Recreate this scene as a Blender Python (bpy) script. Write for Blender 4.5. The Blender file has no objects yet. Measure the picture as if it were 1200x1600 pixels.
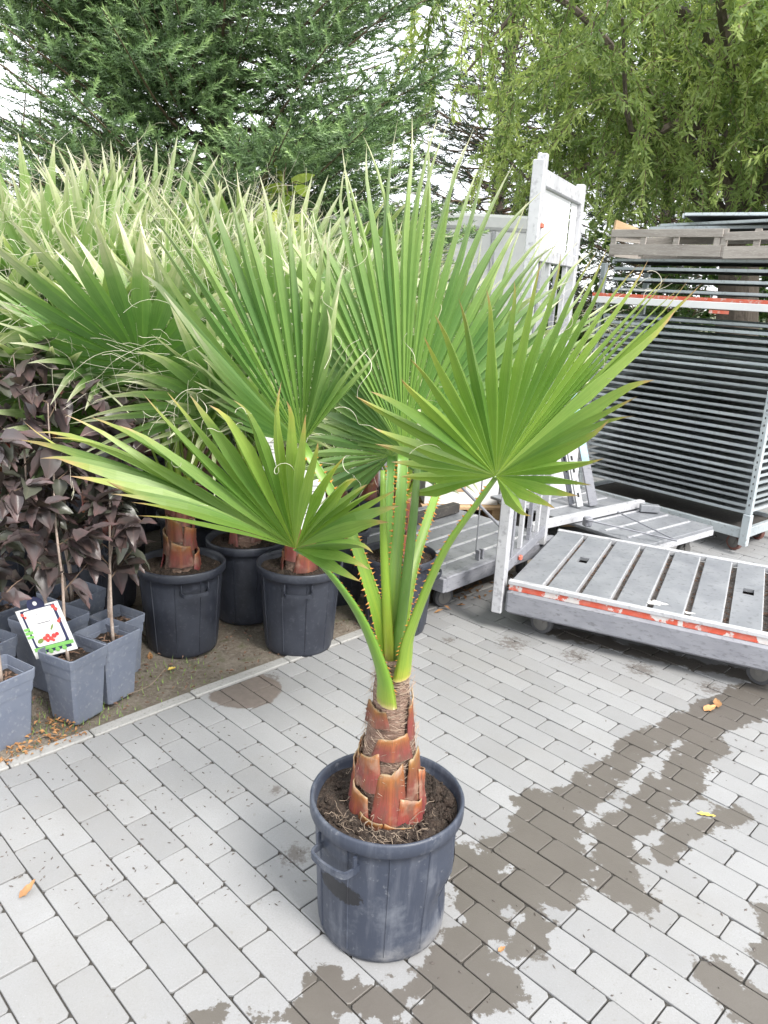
import bpy, math, random
import numpy as np
from mathutils import Vector, Matrix

random.seed(7); np.random.seed(7)
S = bpy.context.scene
COL = S.collection
PI = math.pi

# ------------------------------------------------------------------ camera
FPX, PITCH, ROLL, CAMH = 1203.0, 0.28606, 0.04902, 1.69
_fw = np.array([0, math.cos(PITCH), -math.sin(PITCH)])
_rt = np.array([1.0, 0, 0]); _up = np.cross(_rt, _fw)
CR = math.cos(ROLL) * _rt + math.sin(ROLL) * _up
CU = -math.sin(ROLL) * _rt + math.cos(ROLL) * _up
cam_d = bpy.data.cameras.new('camera'); cam = bpy.data.objects.new('camera', cam_d); COL.objects.link(cam)
cam_d.sensor_fit = 'HORIZONTAL'; cam_d.sensor_width = 36.0; cam_d.lens = 36.0 * FPX / 1200.0
cam_d.clip_start = 0.05; cam_d.clip_end = 600
cam.matrix_world = Matrix([[CR[0], CU[0], -_fw[0], 0], [CR[1], CU[1], -_fw[1], 0], [CR[2], CU[2], -_fw[2], CAMH], [0, 0, 0, 1]])
S.camera = cam

# ------------------------------------------------------------------ sky, sun, exposure
SUN_EL, SUN_AZ = math.radians(48), math.radians(138)      # azimuth clockwise from +Y
w = bpy.data.worlds.new('World'); S.world = w; w.use_nodes = True
nt = w.node_tree; nt.nodes.clear()
wo = nt.nodes.new('ShaderNodeOutputWorld'); bg = nt.nodes.new('ShaderNodeBackground')
sky = nt.nodes.new('ShaderNodeTexSky'); sky.sky_type = 'NISHITA'; sky.sun_disc = False
sky.sun_elevation = SUN_EL; sky.sun_rotation = SUN_AZ; sky.dust_density = 3; sky.air_density = 1.0
mx = nt.nodes.new('ShaderNodeMix'); mx.data_type = 'RGBA'
tc = nt.nodes.new('ShaderNodeTexCoord'); nz = nt.nodes.new('ShaderNodeTexNoise'); nz.inputs['Scale'].default_value = 2.2
nz.inputs['Detail'].default_value = 5
rp = nt.nodes.new('ShaderNodeValToRGB')
rp.color_ramp.elements[0].position = 0.3; rp.color_ramp.elements[0].color = (8.6, 8.9, 9.3, 1)
rp.color_ramp.elements[1].position = 0.75; rp.color_ramp.elements[1].color = (11.2, 11.3, 11.4, 1)
mx.inputs[0].default_value = 0.86
nt.links.new(tc.outputs['Generated'], nz.inputs['Vector']); nt.links.new(nz.outputs['Fac'], rp.inputs[0])
nt.links.new(sky.outputs[0], mx.inputs[6]); nt.links.new(rp.outputs[0], mx.inputs[7])
nt.links.new(mx.outputs[2], bg.inputs['Color']); bg.inputs['Strength'].default_value = 0.1
nt.links.new(bg.outputs[0], wo.inputs[0])
sl = bpy.data.lights.new('sun', 'SUN'); sl.energy = 2.3; sl.angle = math.radians(18); sl.color = (1, 0.96, 0.9)
so = bpy.data.objects.new('sun', sl); COL.objects.link(so)
sdir = Vector((math.sin(SUN_AZ) * math.cos(SUN_EL), math.cos(SUN_AZ) * math.cos(SUN_EL), math.sin(SUN_EL)))
so.rotation_euler = sdir.to_track_quat('Z', 'Y').to_euler()
S.view_settings.view_transform = 'Standard'; S.view_settings.look = 'None'
S.view_settings.exposure = 1.27; S.view_settings.gamma = 1.0; S.view_settings.use_curve_mapping = False
S.render.engine = 'CYCLES'; S.cycles.use_denoising = True
S.cycles.use_adaptive_sampling = True; S.cycles.adaptive_threshold = 0.02
S.cycles.max_bounces = 5; S.cycles.diffuse_bounces = 3; S.cycles.transmission_bounces = 4; S.cycles.transparent_max_bounces = 6

# ------------------------------------------------------------------ layout helpers (photo pixel -> point in the place)
O0 = np.array([0, 0, CAMH])
def ray(x, y): return (x - 600) / FPX * CR - (y - 800) / FPX * CU + _fw
def gnd(x, y, z=0.0):
    d = ray(x, y); return O0 + d * ((z - CAMH) / d[2])
def atY(x, y, Y):
    d = ray(x, y); return O0 + d * (Y / d[1])
def nrm(v):
    v = np.asarray(v, float); l = np.linalg.norm(v); return v / l if l > 1e-9 else v

# ------------------------------------------------------------------ materials
MATS = {}
def new_mat(name):
    m = bpy.data.materials.new(name); m.use_nodes = True; t = m.node_tree; t.nodes.clear()
    out = t.nodes.new('ShaderNodeOutputMaterial'); b = t.nodes.new('ShaderNodeBsdfPrincipled')
    t.links.new(b.outputs[0], out.inputs[0]); MATS[name] = m
    return m, t, b, out
def N(t, typ, **k):
    n = t.nodes.new(typ)
    for a, v in k.items(): setattr(n, a, v)
    return n
def math_n(t, op, a, b=None, c=None, clamp=False):
    n = t.nodes.new('ShaderNodeMath'); n.operation = op; n.use_clamp = clamp
    for i, v in enumerate((a, b, c)):
        if v is None: continue
        if isinstance(v, (int, float)): n.inputs[i].default_value = v
        else: t.links.new(v, n.inputs[i])
    return n.outputs[0]
def mixc(t, f, a, b, blend='MIX'):
    n = t.nodes.new('ShaderNodeMix'); n.data_type = 'RGBA'; n.blend_type = blend
    for i, v in ((0, f), (6, a), (7, b)):
        if isinstance(v, (int, float)): n.inputs[i].default_value = v
        elif isinstance(v, tuple): n.inputs[i].default_value = (*v[:3], 1)
        else: t.links.new(v, n.inputs[i])
    return n.outputs[2]
def noise(t, scale, detail=4, vec=None, rough=0.55, dist=0.0):
    n = N(t, 'ShaderNodeTexNoise'); n.inputs['Scale'].default_value = scale; n.inputs['Detail'].default_value = detail
    n.inputs['Roughness'].default_value = rough; n.inputs['Distortion'].default_value = dist
    if vec is not None: t.links.new(vec, n.inputs['Vector'])
    return n.outputs['Fac']
def ramp(t, f, stops, interp='LINEAR'):
    n = N(t, 'ShaderNodeValToRGB'); r = n.color_ramp; r.interpolation = interp
    while len(r.elements) > 1: r.elements.remove(r.elements[-1])
    for i, (p, c) in enumerate(stops):
        e = r.elements[0] if i == 0 else r.elements.new(p)
        e.position = p; e.color = (*c, 1) if not isinstance(c, (int, float)) else (c, c, c, 1)
    t.links.new(f, n.inputs[0]); return n.outputs[0]
def bump(t, b, h, strength=0.3, dist=0.01):
    n = N(t, 'ShaderNodeBump'); n.inputs['Strength'].default_value = strength; n.inputs['Distance'].default_value = dist
    t.links.new(h, n.inputs['Height']); t.links.new(n.outputs[0], b.inputs['Normal'])
def coords(t, kind='Object'):
    if kind == 'World': return N(t, 'ShaderNodeNewGeometry').outputs['Position']
    return N(t, 'ShaderNodeTexCoord').outputs[kind]
def stretch(t, v, s):
    n = N(t, 'ShaderNodeMapping'); n.inputs['Scale'].default_value = s; t.links.new(v, n.inputs['Vector']); return n.outputs[0]
def objrand(t): return N(t, 'ShaderNodeObjectInfo').outputs['Random']

def simple(name, c1, c2=None, c3=None, rough=0.6, metal=0.0, scale=8, fine=60, bumps=0.2, bdist=0.004, st=None, var=0.0, kind='Object', spec=0.5, lo=0.35, hi=0.68):
    m, t, b, o = new_mat(name)
    v = coords(t, kind)
    if st: v = stretch(t, v, st)
    c2 = c2 or tuple(x * 0.8 for x in c1)
    n1 = noise(t, scale, 6, v, 0.6)
    col = mixc(t, ramp(t, n1, [(lo, 0.0), (hi, 1.0)]), c1, c2)
    n2 = noise(t, fine, 3, v, 0.6)
    if c3: col = mixc(t, ramp(t, n2, [(0.55, 0.0), (0.72, 1.0)]), col, c3)
    if var:
        r = math_n(t, 'MULTIPLY_ADD', objrand(t), 2 * var, 1 - var)
        h = N(t, 'ShaderNodeHueSaturation'); t.links.new(col, h.inputs['Color']); t.links.new(r, h.inputs['Value']); col = h.outputs[0]
    t.links.new(col, b.inputs['Base Color'])
    t.links.new(ramp(t, n1, [(0.2, max(0, rough - .12)), (0.8, min(1, rough + .12))]), b.inputs['Roughness'])
    b.inputs['Metallic'].default_value = metal; b.inputs['Specular IOR Level'].default_value = spec
    if bumps: bump(t, b, math_n(t, 'ADD', n1, n2), bumps, bdist)
    return m

simple('black_plastic', (0.022, 0.025, 0.036), (0.038, 0.043, 0.058), (0.05, 0.055, 0.07), rough=0.45, scale=7, fine=50, bumps=0.08)
simple('grey_plastic', (0.125, 0.145, 0.195), (0.16, 0.18, 0.225), (0.21, 0.225, 0.26), rough=0.5, scale=9, fine=55, bumps=0.08, var=0.1)
simple('soil', (0.028, 0.019, 0.014), (0.062, 0.042, 0.031), (0.11, 0.085, 0.065), rough=0.95, scale=30, fine=110, bumps=1.0, bdist=0.02)
simple('root', (0.30, 0.24, 0.185), (0.20, 0.15, 0.11), rough=0.9, bumps=0)
simple('fibre_brown', (0.16, 0.095, 0.07), (0.30, 0.20, 0.15), (0.42, 0.33, 0.27), rough=0.9, scale=18, fine=60, st=(1, 1, 5), bumps=0.9, bdist=0.01)
simple('sheath_torn', (0.62, 0.42, 0.26), (0.45, 0.27, 0.15), rough=0.8, bumps=0)
simple('thread', (0.72, 0.69, 0.58), (0.55, 0.50, 0.38), rough=0.8, bumps=0)
simple('thread_brown', (0.24, 0.165, 0.12), (0.42, 0.34, 0.26), rough=0.8, bumps=0)
simple('spine', (0.62, 0.30, 0.04), (0.40, 0.12, 0.025), rough=0.5, scale=90, bumps=0)
simple('galv', (0.220, 0.230, 0.252), (0.285, 0.295, 0.315), (0.165, 0.17, 0.186), rough=0.55, metal=0.25, scale=6, fine=35, bumps=0.1, var=0.05)
simple('galv_blue', (0.38, 0.425, 0.45), (0.47, 0.51, 0.53), (0.29, 0.31, 0.315), rough=0.5, metal=0.3, scale=5, fine=40, bumps=0.08, var=0.28)
simple('galv_worn', (0.215, 0.22, 0.25), (0.285, 0.29, 0.32), (0.155, 0.155, 0.172), rough=0.55, metal=0.15, scale=9, fine=28, st=(1, 1, 3), bumps=0.15, lo=.3, hi=.7)
simple('zinc_pale', (0.42, 0.425, 0.45), (0.53, 0.535, 0.555), (0.28, 0.28, 0.30), rough=0.5, metal=0.1, scale=7, fine=40, bumps=0.1)
simple('deck_dark', (0.045, 0.042, 0.040), (0.075, 0.068, 0.062), (0.11, 0.10, 0.09), rough=0.8, scale=6, fine=40, bumps=0.2)
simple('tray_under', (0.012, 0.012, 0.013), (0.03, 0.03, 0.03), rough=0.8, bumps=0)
simple('grime', (0.055, 0.045, 0.038), (0.15, 0.13, 0.12), (0.24, 0.22, 0.2), rough=0.9, scale=14, fine=70, bumps=0.6, bdist=0.01)
simple('rubber', (0.05, 0.05, 0.055), (0.10, 0.10, 0.105), rough=0.7, bumps=0.1)
simple('caster_core', (0.13, 0.13, 0.13), (0.19, 0.18, 0.165), rough=0.5, metal=0.2, bumps=0.1)
simple('red_tread', (0.22, 0.09, 0.07), (0.15, 0.08, 0.07), rough=0.6, bumps=0.1)
simple('wood_grey', (0.40, 0.365, 0.33), (0.29, 0.26, 0.235), (0.50, 0.46, 0.42), rough=0.85, scale=5, fine=30, st=(1, 1, 9), bumps=0.35, var=0.12)
simple('wood_pale', (0.58, 0.40, 0.24), (0.45, 0.30, 0.17), rough=0.8, scale=5, fine=30, st=(1, 1, 9), bumps=0.2)
simple('white_panel', (0.80, 0.80, 0.80), (0.70, 0.71, 0.72), rough=0.5, scale=3, bumps=0.05)
simple('paper', (0.82, 0.82, 0.80), (0.76, 0.76, 0.75), rough=0.6, bumps=0)
simple('navy_print', (0.03, 0.035, 0.09), (0.04, 0.045, 0.11), rough=0.5, bumps=0)
simple('green_print', (0.20, 0.50, 0.12), (0.26, 0.56, 0.17), rough=0.5, bumps=0)
simple('red_print', (0.62, 0.05, 0.06), (0.72, 0.14, 0.10), rough=0.5, scale=60, bumps=0)
simple('grey_print', (0.2, 0.2, 0.22), rough=0.5, bumps=0)
simple('cyan_paint', (0.30, 0.56, 0.66), (0.42, 0.62, 0.70), (0.5, 0.5, 0.52), rough=0.5, bumps=0.1)
simple('bark', (0.10, 0.08, 0.065), (0.16, 0.13, 0.11), (0.06, 0.05, 0.04), rough=0.95, scale=10, fine=40, st=(1, 1, .25), bumps=0.8, bdist=0.02)
simple('twig', (0.20, 0.14, 0.10), (0.12, 0.085, 0.06), rough=0.9, bumps=0)
simple('stem_pale', (0.42, 0.34, 0.29), (0.28, 0.21, 0.17), (0.52, 0.45, 0.40), rough=0.85, scale=25, fine=80, bumps=0.3)
simple('edging', (0.35, 0.345, 0.335), (0.28, 0.278, 0.27), (0.21, 0.2, 0.19), rough=0.9, scale=8, fine=90, bumps=0.3, kind='World', var=0.06)
simple('dry_leaf', (0.33, 0.16, 0.07), (0.50, 0.28, 0.12), rough=0.8, scale=25, bumps=0.2, var=0.3)
simple('yellow_leaf', (0.72, 0.56, 0.14), (0.60, 0.42, 0.08), rough=0.7, scale=40, bumps=0.1)
simple('bark_chip', (0.13, 0.075, 0.05), (0.22, 0.14, 0.10), rough=0.9, scale=40, bumps=0.2)
simple('weed', (0.14, 0.24, 0.05), (0.22, 0.30, 0.08), rough=0.7, bumps=0)

# worn red stripe on pale rail
def m_stripe():
    m, t, b, o = new_mat('red_stripe'); v = coords(t, 'World')
    n = noise(t, 9, 5, v, 0.65); n2 = noise(t, 30, 4, v)
    f = ramp(t, n, [(0.53, 0.0), (0.57, 1.0)], 'LINEAR')
    c = mixc(t, f, (0.55, 0.085, 0.045), (0.60, 0.58, 0.57)); c = mixc(t, ramp(t, n2, [(0.4, 0.0), (0.8, 0.5)]), c, (0.5, 0.3, 0.26))
    t.links.new(c, b.inputs['Base Color']); b.inputs['Roughness'].default_value = 0.6
m_stripe()
simple('red_paint', (0.62, 0.10, 0.05), (0.66, 0.20, 0.14), (0.62, 0.5, 0.46), rough=0.5, scale=14, fine=30, bumps=0.05)

# leaf materials: vertex colour 'lc' = (position along the blade, ridge-to-margin, random)
def leaf_mat(name, stops, rough=0.42, trans=0.35, ridge=(0.24, 0.40, 0.10), tint=0.25, spec=0.5, ridge_f=0.45, stripes=True, dark=0.5):
    m, t, b, o = new_mat(name)
    a = N(t, 'ShaderNodeVertexColor', layer_name='lc'); s = N(t, 'ShaderNodeSeparateColor'); t.links.new(a.outputs[0], s.inputs[0])
    col = ramp(t, math_n(t, 'ADD', s.outputs[0], math_n(t, 'MULTIPLY_ADD', noise(t, 30, 3, coords(t)), 0.14, -0.07)), stops)
    if ridge: col = mixc(t, math_n(t, 'MULTIPLY', math_n(t, 'POWER', s.outputs[1], 10.0), ridge_f), col, ridge)
    if stripes:
        cx = N(t, 'ShaderNodeCombineXYZ'); t.links.new(math_n(t, 'MULTIPLY', s.outputs[1], 16.0), cx.inputs[0]); t.links.new(math_n(t, 'MULTIPLY', s.outputs[0], 3.0), cx.inputs[1]); t.links.new(math_n(t, 'MULTIPLY', s.outputs[2], 91.0), cx.inputs[2])
        st = noise(t, 1.0, 3, cx.outputs[0], .6)
        col = mixc(t, ramp(t, st, [(.36, .55), (.50, 0.0)]), col, mixc(t, 1.0, col, (.70, .78, .62), 'MULTIPLY')); col = mixc(t, ramp(t, st, [(.52, 0.0), (.72, .55)]), col, mixc(t, 1.0, col, (1.35, 1.22, 1.3), 'MULTIPLY'))
        sp_ = noise(t, 190, 2, coords(t), .5); col = mixc(t, ramp(t, sp_, [(.70, 0.0), (.76, .5)]), col, (0.34, 0.27, 0.10))
    n = noise(t, 14, 4, coords(t)); col = mixc(t, math_n(t, 'MULTIPLY', n, dark), col, mixc(t, 1.0, col, (0.62, 0.72, 0.55), 'MULTIPLY'))
    h = N(t, 'ShaderNodeHueSaturation'); t.links.new(col, h.inputs['Color'])
    t.links.new(math_n(t, 'MULTIPLY_ADD', s.outputs[2], tint * 2, 1 - tint), h.inputs['Value'])
    t.links.new(math_n(t, 'MULTIPLY_ADD', s.outputs[2], -0.03, 0.515), h.inputs['Hue']); col = h.outputs[0]
    t.links.new(col, b.inputs['Base Color']); b.inputs['Roughness'].default_value = rough; b.inputs['Specular IOR Level'].default_value = spec
    tr = N(t, 'ShaderNodeBsdfTranslucent'); t.links.new(mixc(t, 1.0, col, (1.25, 1.3, 0.8), 'MULTIPLY'), tr.inputs[0])
    ms = N(t, 'ShaderNodeMixShader'); ms.inputs[0].default_value = trans
    t.links.new(b.outputs[0], ms.inputs[1]); t.links.new(tr.outputs[0], ms.inputs[2]); t.links.new(ms.outputs[0], o.inputs[0])
    return m
leaf_mat('palm_leaf', [(0, (0.28, 0.38, 0.08)), (0.12, (0.20, 0.325, 0.06)), (0.45, (0.155, 0.28, 0.05)), (0.80, (0.22, 0.32, 0.07)), (0.90, (0.33, 0.36, 0.09)), (0.95, (0.46, 0.34, 0.14)), (1.0, (0.40, 0.26, 0.16))])
leaf_mat('palm_leaf_cool', [(0, (0.21, 0.34, 0.065)), (0.15, (0.15, 0.275, 0.06)), (0.5, (0.145, 0.265, 0.075)), (0.74, (0.23, 0.33, 0.125)), (0.88, (0.40, 0.45, 0.27)), (0.95, (0.62, 0.60, 0.48)), (1.0, (0.66, 0.60, 0.50))])
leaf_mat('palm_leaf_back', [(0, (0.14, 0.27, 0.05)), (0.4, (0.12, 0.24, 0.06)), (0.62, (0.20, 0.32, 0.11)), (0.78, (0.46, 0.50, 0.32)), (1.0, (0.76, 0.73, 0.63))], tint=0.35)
leaf_mat('petiole', [(0, (0.34, 0.26, 0.10)), (0.06, (0.31, 0.38, 0.045)), (0.2, (0.22, 0.35, 0.04)), (0.6, (0.175, 0.31, 0.045)), (1.0, (0.16, 0.31, 0.05))], trans=0.08, rough=0.35, ridge=(0.34, 0.42, 0.03), ridge_f=0.3, tint=0.15, dark=0.25)
leaf_mat('purple_leaf', stripes=False, stops=[(0, (0.118, 0.082, 0.088)), (0.5, (0.098, 0.078, 0.084)), (1.0, (0.135, 0.08, 0.082))], trans=0.2, rough=0.36, ridge=(0.20, 0.12, 0.12), ridge_f=0.5, tint=0.4, spec=0.75)
leaf_mat('green_purple_leaf', stripes=False, stops=[(0, (0.10, 0.105, 0.085)), (1.0, (0.12, 0.12, 0.10))], trans=0.2, rough=0.33, ridge=(0.2, 0.19, 0.15), ridge_f=0.5, tint=0.35, spec=0.8)
leaf_mat('purple_leaf_new', stripes=False, stops=[(0, (0.20, 0.05, 0.055)), (0.5, (0.15, 0.055, 0.06)), (1.0, (0.24, 0.04, 0.035))], trans=0.25, rough=0.38, ridge=(0.28, 0.10, 0.08), tint=0.3)
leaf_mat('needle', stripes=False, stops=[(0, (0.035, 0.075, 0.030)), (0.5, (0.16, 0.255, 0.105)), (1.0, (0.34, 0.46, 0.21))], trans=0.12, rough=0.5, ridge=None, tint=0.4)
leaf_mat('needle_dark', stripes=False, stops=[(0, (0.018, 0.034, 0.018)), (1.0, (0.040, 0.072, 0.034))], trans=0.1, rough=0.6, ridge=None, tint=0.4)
leaf_mat('willow_leaf', stripes=False, stops=[(0, (0.15, 0.22, 0.06)), (0.5, (0.24, 0.33, 0.11)), (1.0, (0.40, 0.48, 0.19))], trans=0.42, rough=0.4, ridge=None, tint=0.4, spec=0.6)
leaf_mat('shrub_leaf', stripes=False, stops=[(0, (0.05, 0.10, 0.025)), (1.0, (0.10, 0.18, 0.045))], trans=0.25, rough=0.45, ridge=None, tint=0.4)
leaf_mat('lime_leaf', stripes=False, stops=[(0, (0.30, 0.40, 0.06)), (1.0, (0.42, 0.50, 0.10))], trans=0.35, rough=0.5, ridge=None, tint=0.25)
leaf_mat('sheath', [(0, (0.19, 0.066, 0.058)), (0.4, (0.25, 0.060, 0.054)), (0.68, (0.27, 0.078, 0.044)), (0.88, (0.34, 0.13, 0.046)), (0.95, (0.35, 0.16, 0.065)), (1.0, (0.46, 0.34, 0.23))], trans=0.1, rough=0.42, ridge=(0.5, 0.16, 0.05), ridge_f=0.35, tint=0.25, dark=0.9)

def m_sheath_wear():
    m = MATS['sheath']; t = m.node_tree; b = next(n for n in t.nodes if n.type == 'BSDF_PRINCIPLED'); src = b.inputs['Base Color'].links[0].from_socket
    v = coords(t); a = noise(t, 34, 5, stretch(t, v, (1, 1, .35)), .7); c = noise(t, 13, 4, v, .6)
    col = mixc(t, ramp(t, a, [(.50, 0.0), (.64, .75)]), src, (0.13, 0.075, 0.055)); col = mixc(t, ramp(t, c, [(.54, 0.0), (.66, .6)]), col, (0.33, 0.22, 0.16))
    t.links.new(col, b.inputs['Base Color']); bump(t, b, a, .5, .004)
m_sheath_wear()
# ------------------------------------------------------------------ mesh building
ORI = {}
class MB:
    def __init__(s): s.v = []; s.f = []; s.c = []; s.n = 0
    def add(s, v, f, c=None):
        v = np.asarray(v, float).reshape(-1, 3); s.v.append(v)
        s.f.append([tuple(int(i) + s.n for i in q) for q in f])
        s.c.append(np.asarray(c, float) if c is not None else np.tile([0.5, 0.0, 0.5], (len(v), 1))); s.n += len(v); return s
    def obox(s, o, ex, ey, ez, bev=0.0):
        o, ex, ey, ez = (np.asarray(a, float) for a in (o, ex, ey, ez))
        if bev <= 0:
            v = [o + a * ex + b * ey + c * ez for c in (0, 1) for b in (0, 1) for a in (0, 1)]
            return s.add(v, [(0, 2, 3, 1), (4, 5, 7, 6), (0, 1, 5, 4), (1, 3, 7, 5), (3, 2, 6, 7), (2, 0, 4, 6)])
        lx, ly, lz = (np.linalg.norm(a) for a in (ex, ey, ez)); bx, by, bz = (min(.45, bev / max(l, 1e-6)) for l in (lx, ly, lz))
        v = []
        for c, ins in ((0, 1), (bz, 0), (1 - bz, 0), (1, 1)):
            ax, ay = (bx, by) if ins else (0, 0)
            # 8-gon ring with cut vertical corners
            for (a, b) in ((ax + bx, ay), (1 - ax - bx, ay), (1 - ax, ay + by), (1 - ax, 1 - ay - by), (1 - ax - bx, 1 - ay), (ax + bx, 1 - ay), (ax, 1 - ay - by), (ax, ay + by)):
                v.append(o + a * ex + b * ey + c * ez)
        f = [tuple(range(7, -1, -1)), tuple(range(24, 32))]
        for k in range(3):
            for i in range(8):
                j = (i + 1) % 8; f.append((k * 8 + i, k * 8 + j, k * 8 + 8 + j, k * 8 + 8 + i))
        return s.add(v, f)
    def box(s, c, size, rz=0.0, bev=0.0):
        c = np.asarray(c, float); ca, sa = math.cos(rz), math.sin(rz)
        ex, ey, ez = np.array([ca, sa, 0]) * size[0], np.array([-sa, ca, 0]) * size[1], np.array([0, 0, 1.0]) * size[2]
        return s.obox(c - ex / 2 - ey / 2 - ez / 2, ex, ey, ez, bev)
    def bar(s, a, b, w, h, up=(0, 0, 1), bev=0.0):
        a, b = np.asarray(a, float), np.asarray(b, float); d = b - a
        sd = nrm(np.cross(d, up)); u = nrm(np.cross(sd, d))
        return s.obox(a - sd * w / 2 - u * h / 2, d, sd * w, u * h, bev)
    def tube(s, pts, rad, n=6, cap=True, col=None):
        pts = np.asarray(pts, float); m = len(pts); rad = np.broadcast_to(np.asarray(rad, float), (m,))
        tg = np.gradient(pts, axis=0); ref = np.array([0.31, 0.17, 0.93]) if abs(nrm(tg[0])[2]) < .9 else np.array([1.0, .1, 0])
        v = []
        for i in range(m):
            tt = nrm(tg[i]); a = nrm(np.cross(tt, ref)); b = np.cross(tt, a)
            for k in range(n):
                q = 2 * PI * k / n; v.append(pts[i] + rad[i] * (math.cos(q) * a + math.sin(q) * b))
        f = [(i * n + k, i * n + (k + 1) % n, (i + 1) * n + (k + 1) % n, (i + 1) * n + k) for i in range(m - 1) for k in range(n)]
        if cap: f += [tuple(range(n - 1, -1, -1)), tuple((m - 1) * n + k for k in range(n))]
        c = None
        if col is not None: c = np.repeat(np.asarray(col, float), n, axis=0)
        return s.add(v, f, c)
    def lathe(s, prof, n=32, c=(0, 0, 0), cap0=False, cap1=False, warp=None):
        v = []; c = np.asarray(c, float)
        for (r, z) in prof:
            for k in range(n):
                q = 2 * PI * k / n; rr = r * (warp(q, z) if warp else 1)
                v.append(c + np.array([rr * math.cos(q), rr * math.sin(q), z]))
        m = len(prof)
        f = [(i * n + k, i * n + (k + 1) % n, (i + 1) * n + (k + 1) % n, (i + 1) * n + k) for i in range(m - 1) for k in range(n)]
        if cap0: f.append(tuple(range(n - 1, -1, -1)))
        if cap1: f.append(tuple((m - 1) * n + k for k in range(n)))
        return s.add(v, f)
    def mesh(s, name, mat, ori=(0, 0, 0), smooth=False):
        me = bpy.data.meshes.new(name)
        v = np.concatenate(s.v) - np.asarray(ori, float) if s.v else np.zeros((0, 3))
        faces = [q for fl in s.f for q in fl]
        me.vertices.add(len(v)); me.vertices.foreach_set('co', v.astype(np.float32).ravel())
        ls = np.fromiter((len(q) for q in faces), dtype=np.int32, count=len(faces))
        idx = np.fromiter((i for q in faces for i in q), dtype=np.int32, count=int(ls.sum()))
        st = np.concatenate([[0], np.cumsum(ls)[:-1]]).astype(np.int32) if len(ls) else ls
        me.loops.add(len(idx)); me.loops.foreach_set('vertex_index', idx)
        me.polygons.add(len(ls)); me.polygons.foreach_set('loop_start', st); me.polygons.foreach_set('loop_total', ls)
        me.polygons.foreach_set('use_smooth', np.full(len(ls), bool(smooth)))
        ca = me.color_attributes.new('lc', 'FLOAT_COLOR', 'POINT')
        cc = np.concatenate(s.c); ca.data.foreach_set('color', np.concatenate([cc, np.ones((len(cc), 1))], 1).astype(np.float32).ravel())
        me.update(calc_edges=True); me.validate()
        if mat: me.materials.append(MATS[mat] if isinstance(mat, str) else mat)
        return me
    def build(s, name, mat, parent=None, ori=None, smooth=False):
        if ori is None: ori = ORI.get(parent.name, (0, 0, 0)) if parent else (0, 0, 0)
        o = bpy.data.objects.new(name, s.mesh(name, mat, ori, smooth)); COL.objects.link(o)
        if parent: o.parent = parent
        else: o.location = ori
        ORI[o.name] = tuple(ori); return o
def fast_mesh(name, V, F, C, mat, parent=None, ori=(0, 0, 0)):
    """V (n,3), F (m,k) all same k"""
    me = bpy.data.meshes.new(name); V = np.asarray(V) - np.asarray(ori)
    me.vertices.add(len(V)); me.vertices.foreach_set('co', V.astype(np.float32).ravel())
    k = F.shape[1]; me.loops.add(F.size); me.loops.foreach_set('vertex_index', F.astype(np.int32).ravel())
    me.polygons.add(len(F)); me.polygons.foreach_set('loop_start', np.arange(0, F.size, k, dtype=np.int32)); me.polygons.foreach_set('loop_total', np.full(len(F), k, np.int32))
    me.polygons.foreach_set('use_smooth', np.zeros(len(F), dtype=bool))
    ca = me.color_attributes.new('lc', 'FLOAT_COLOR', 'POINT'); ca.data.foreach_set('color', np.concatenate([C, np.ones((len(C), 1))], 1).astype(np.float32).ravel())
    me.update(calc_edges=True); me.materials.append(MATS[mat])
    o = bpy.data.objects.new(name, me); COL.objects.link(o)
    if parent: o.parent = parent
    ORI[o.name] = tuple(ori); return o
def tag(o, label=None, cat=None, group=None, kind=None):
    if label: o['label'] = label
    if cat: o['category'] = cat
    if group: o['group'] = group
    if kind: o['kind'] = kind
    return o
def thing(name, label, cat, loc=(0, 0, 0), rz=0.0, group=None):
    o = bpy.data.objects.new(name, None); COL.objects.link(o); o.location = loc; o.rotation_euler = (0, 0, rz)
    o.empty_display_size = .05; ORI[o.name] = tuple(loc); return tag(o, label, cat, group)
def copy_tree(o, parent=None):
    c = o.copy(); COL.objects.link(c); c.parent = parent; ORI[c.name] = ORI.get(o.name, (0, 0, 0))
    for ch in list(o.children): copy_tree(ch, c)
    return c
def spline(P, n):
    P = np.asarray(P, float); m = len(P)
    if m == 2: return P[0] + (P[1] - P[0]) * np.linspace(0, 1, n)[:, None]
    out = []
    for u in np.linspace(0, m - 1, n):
        i = min(int(u), m - 2); f = u - i
        p1, p2 = P[i], P[i + 1]; p0 = P[i - 1] if i > 0 else 2 * p1 - p2; p3 = P[i + 2] if i + 2 < m else 2 * p2 - p1
        out.append(.5 * (2 * p1 + (p2 - p0) * f + (2 * p0 - 5 * p1 + 4 * p2 - p3) * f * f + (3 * p1 - p0 - 3 * p2 + p3) * f ** 3))
    return np.array(out)
R = random.uniform
# ------------------------------------------------------------------ paving grid (fitted to the joints)
YAW = -0.77815; BW, BL = 0.1, 0.2125
E1 = np.array([math.cos(YAW), math.sin(YAW), 0]); E2 = np.array([-math.sin(YAW), math.cos(YAW), 0])
_pl, _pu = gnd(754.8, 1052.1), gnd(773.5, 1041.7)
V0 = float(_pl @ E2); U0 = float((_pl @ E1 + _pu @ E1) / 2)
U_EDGE = -2.535
def uv(u, v, z=0.0): return E1 * u + E2 * v + np.array([0, 0, z])

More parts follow.
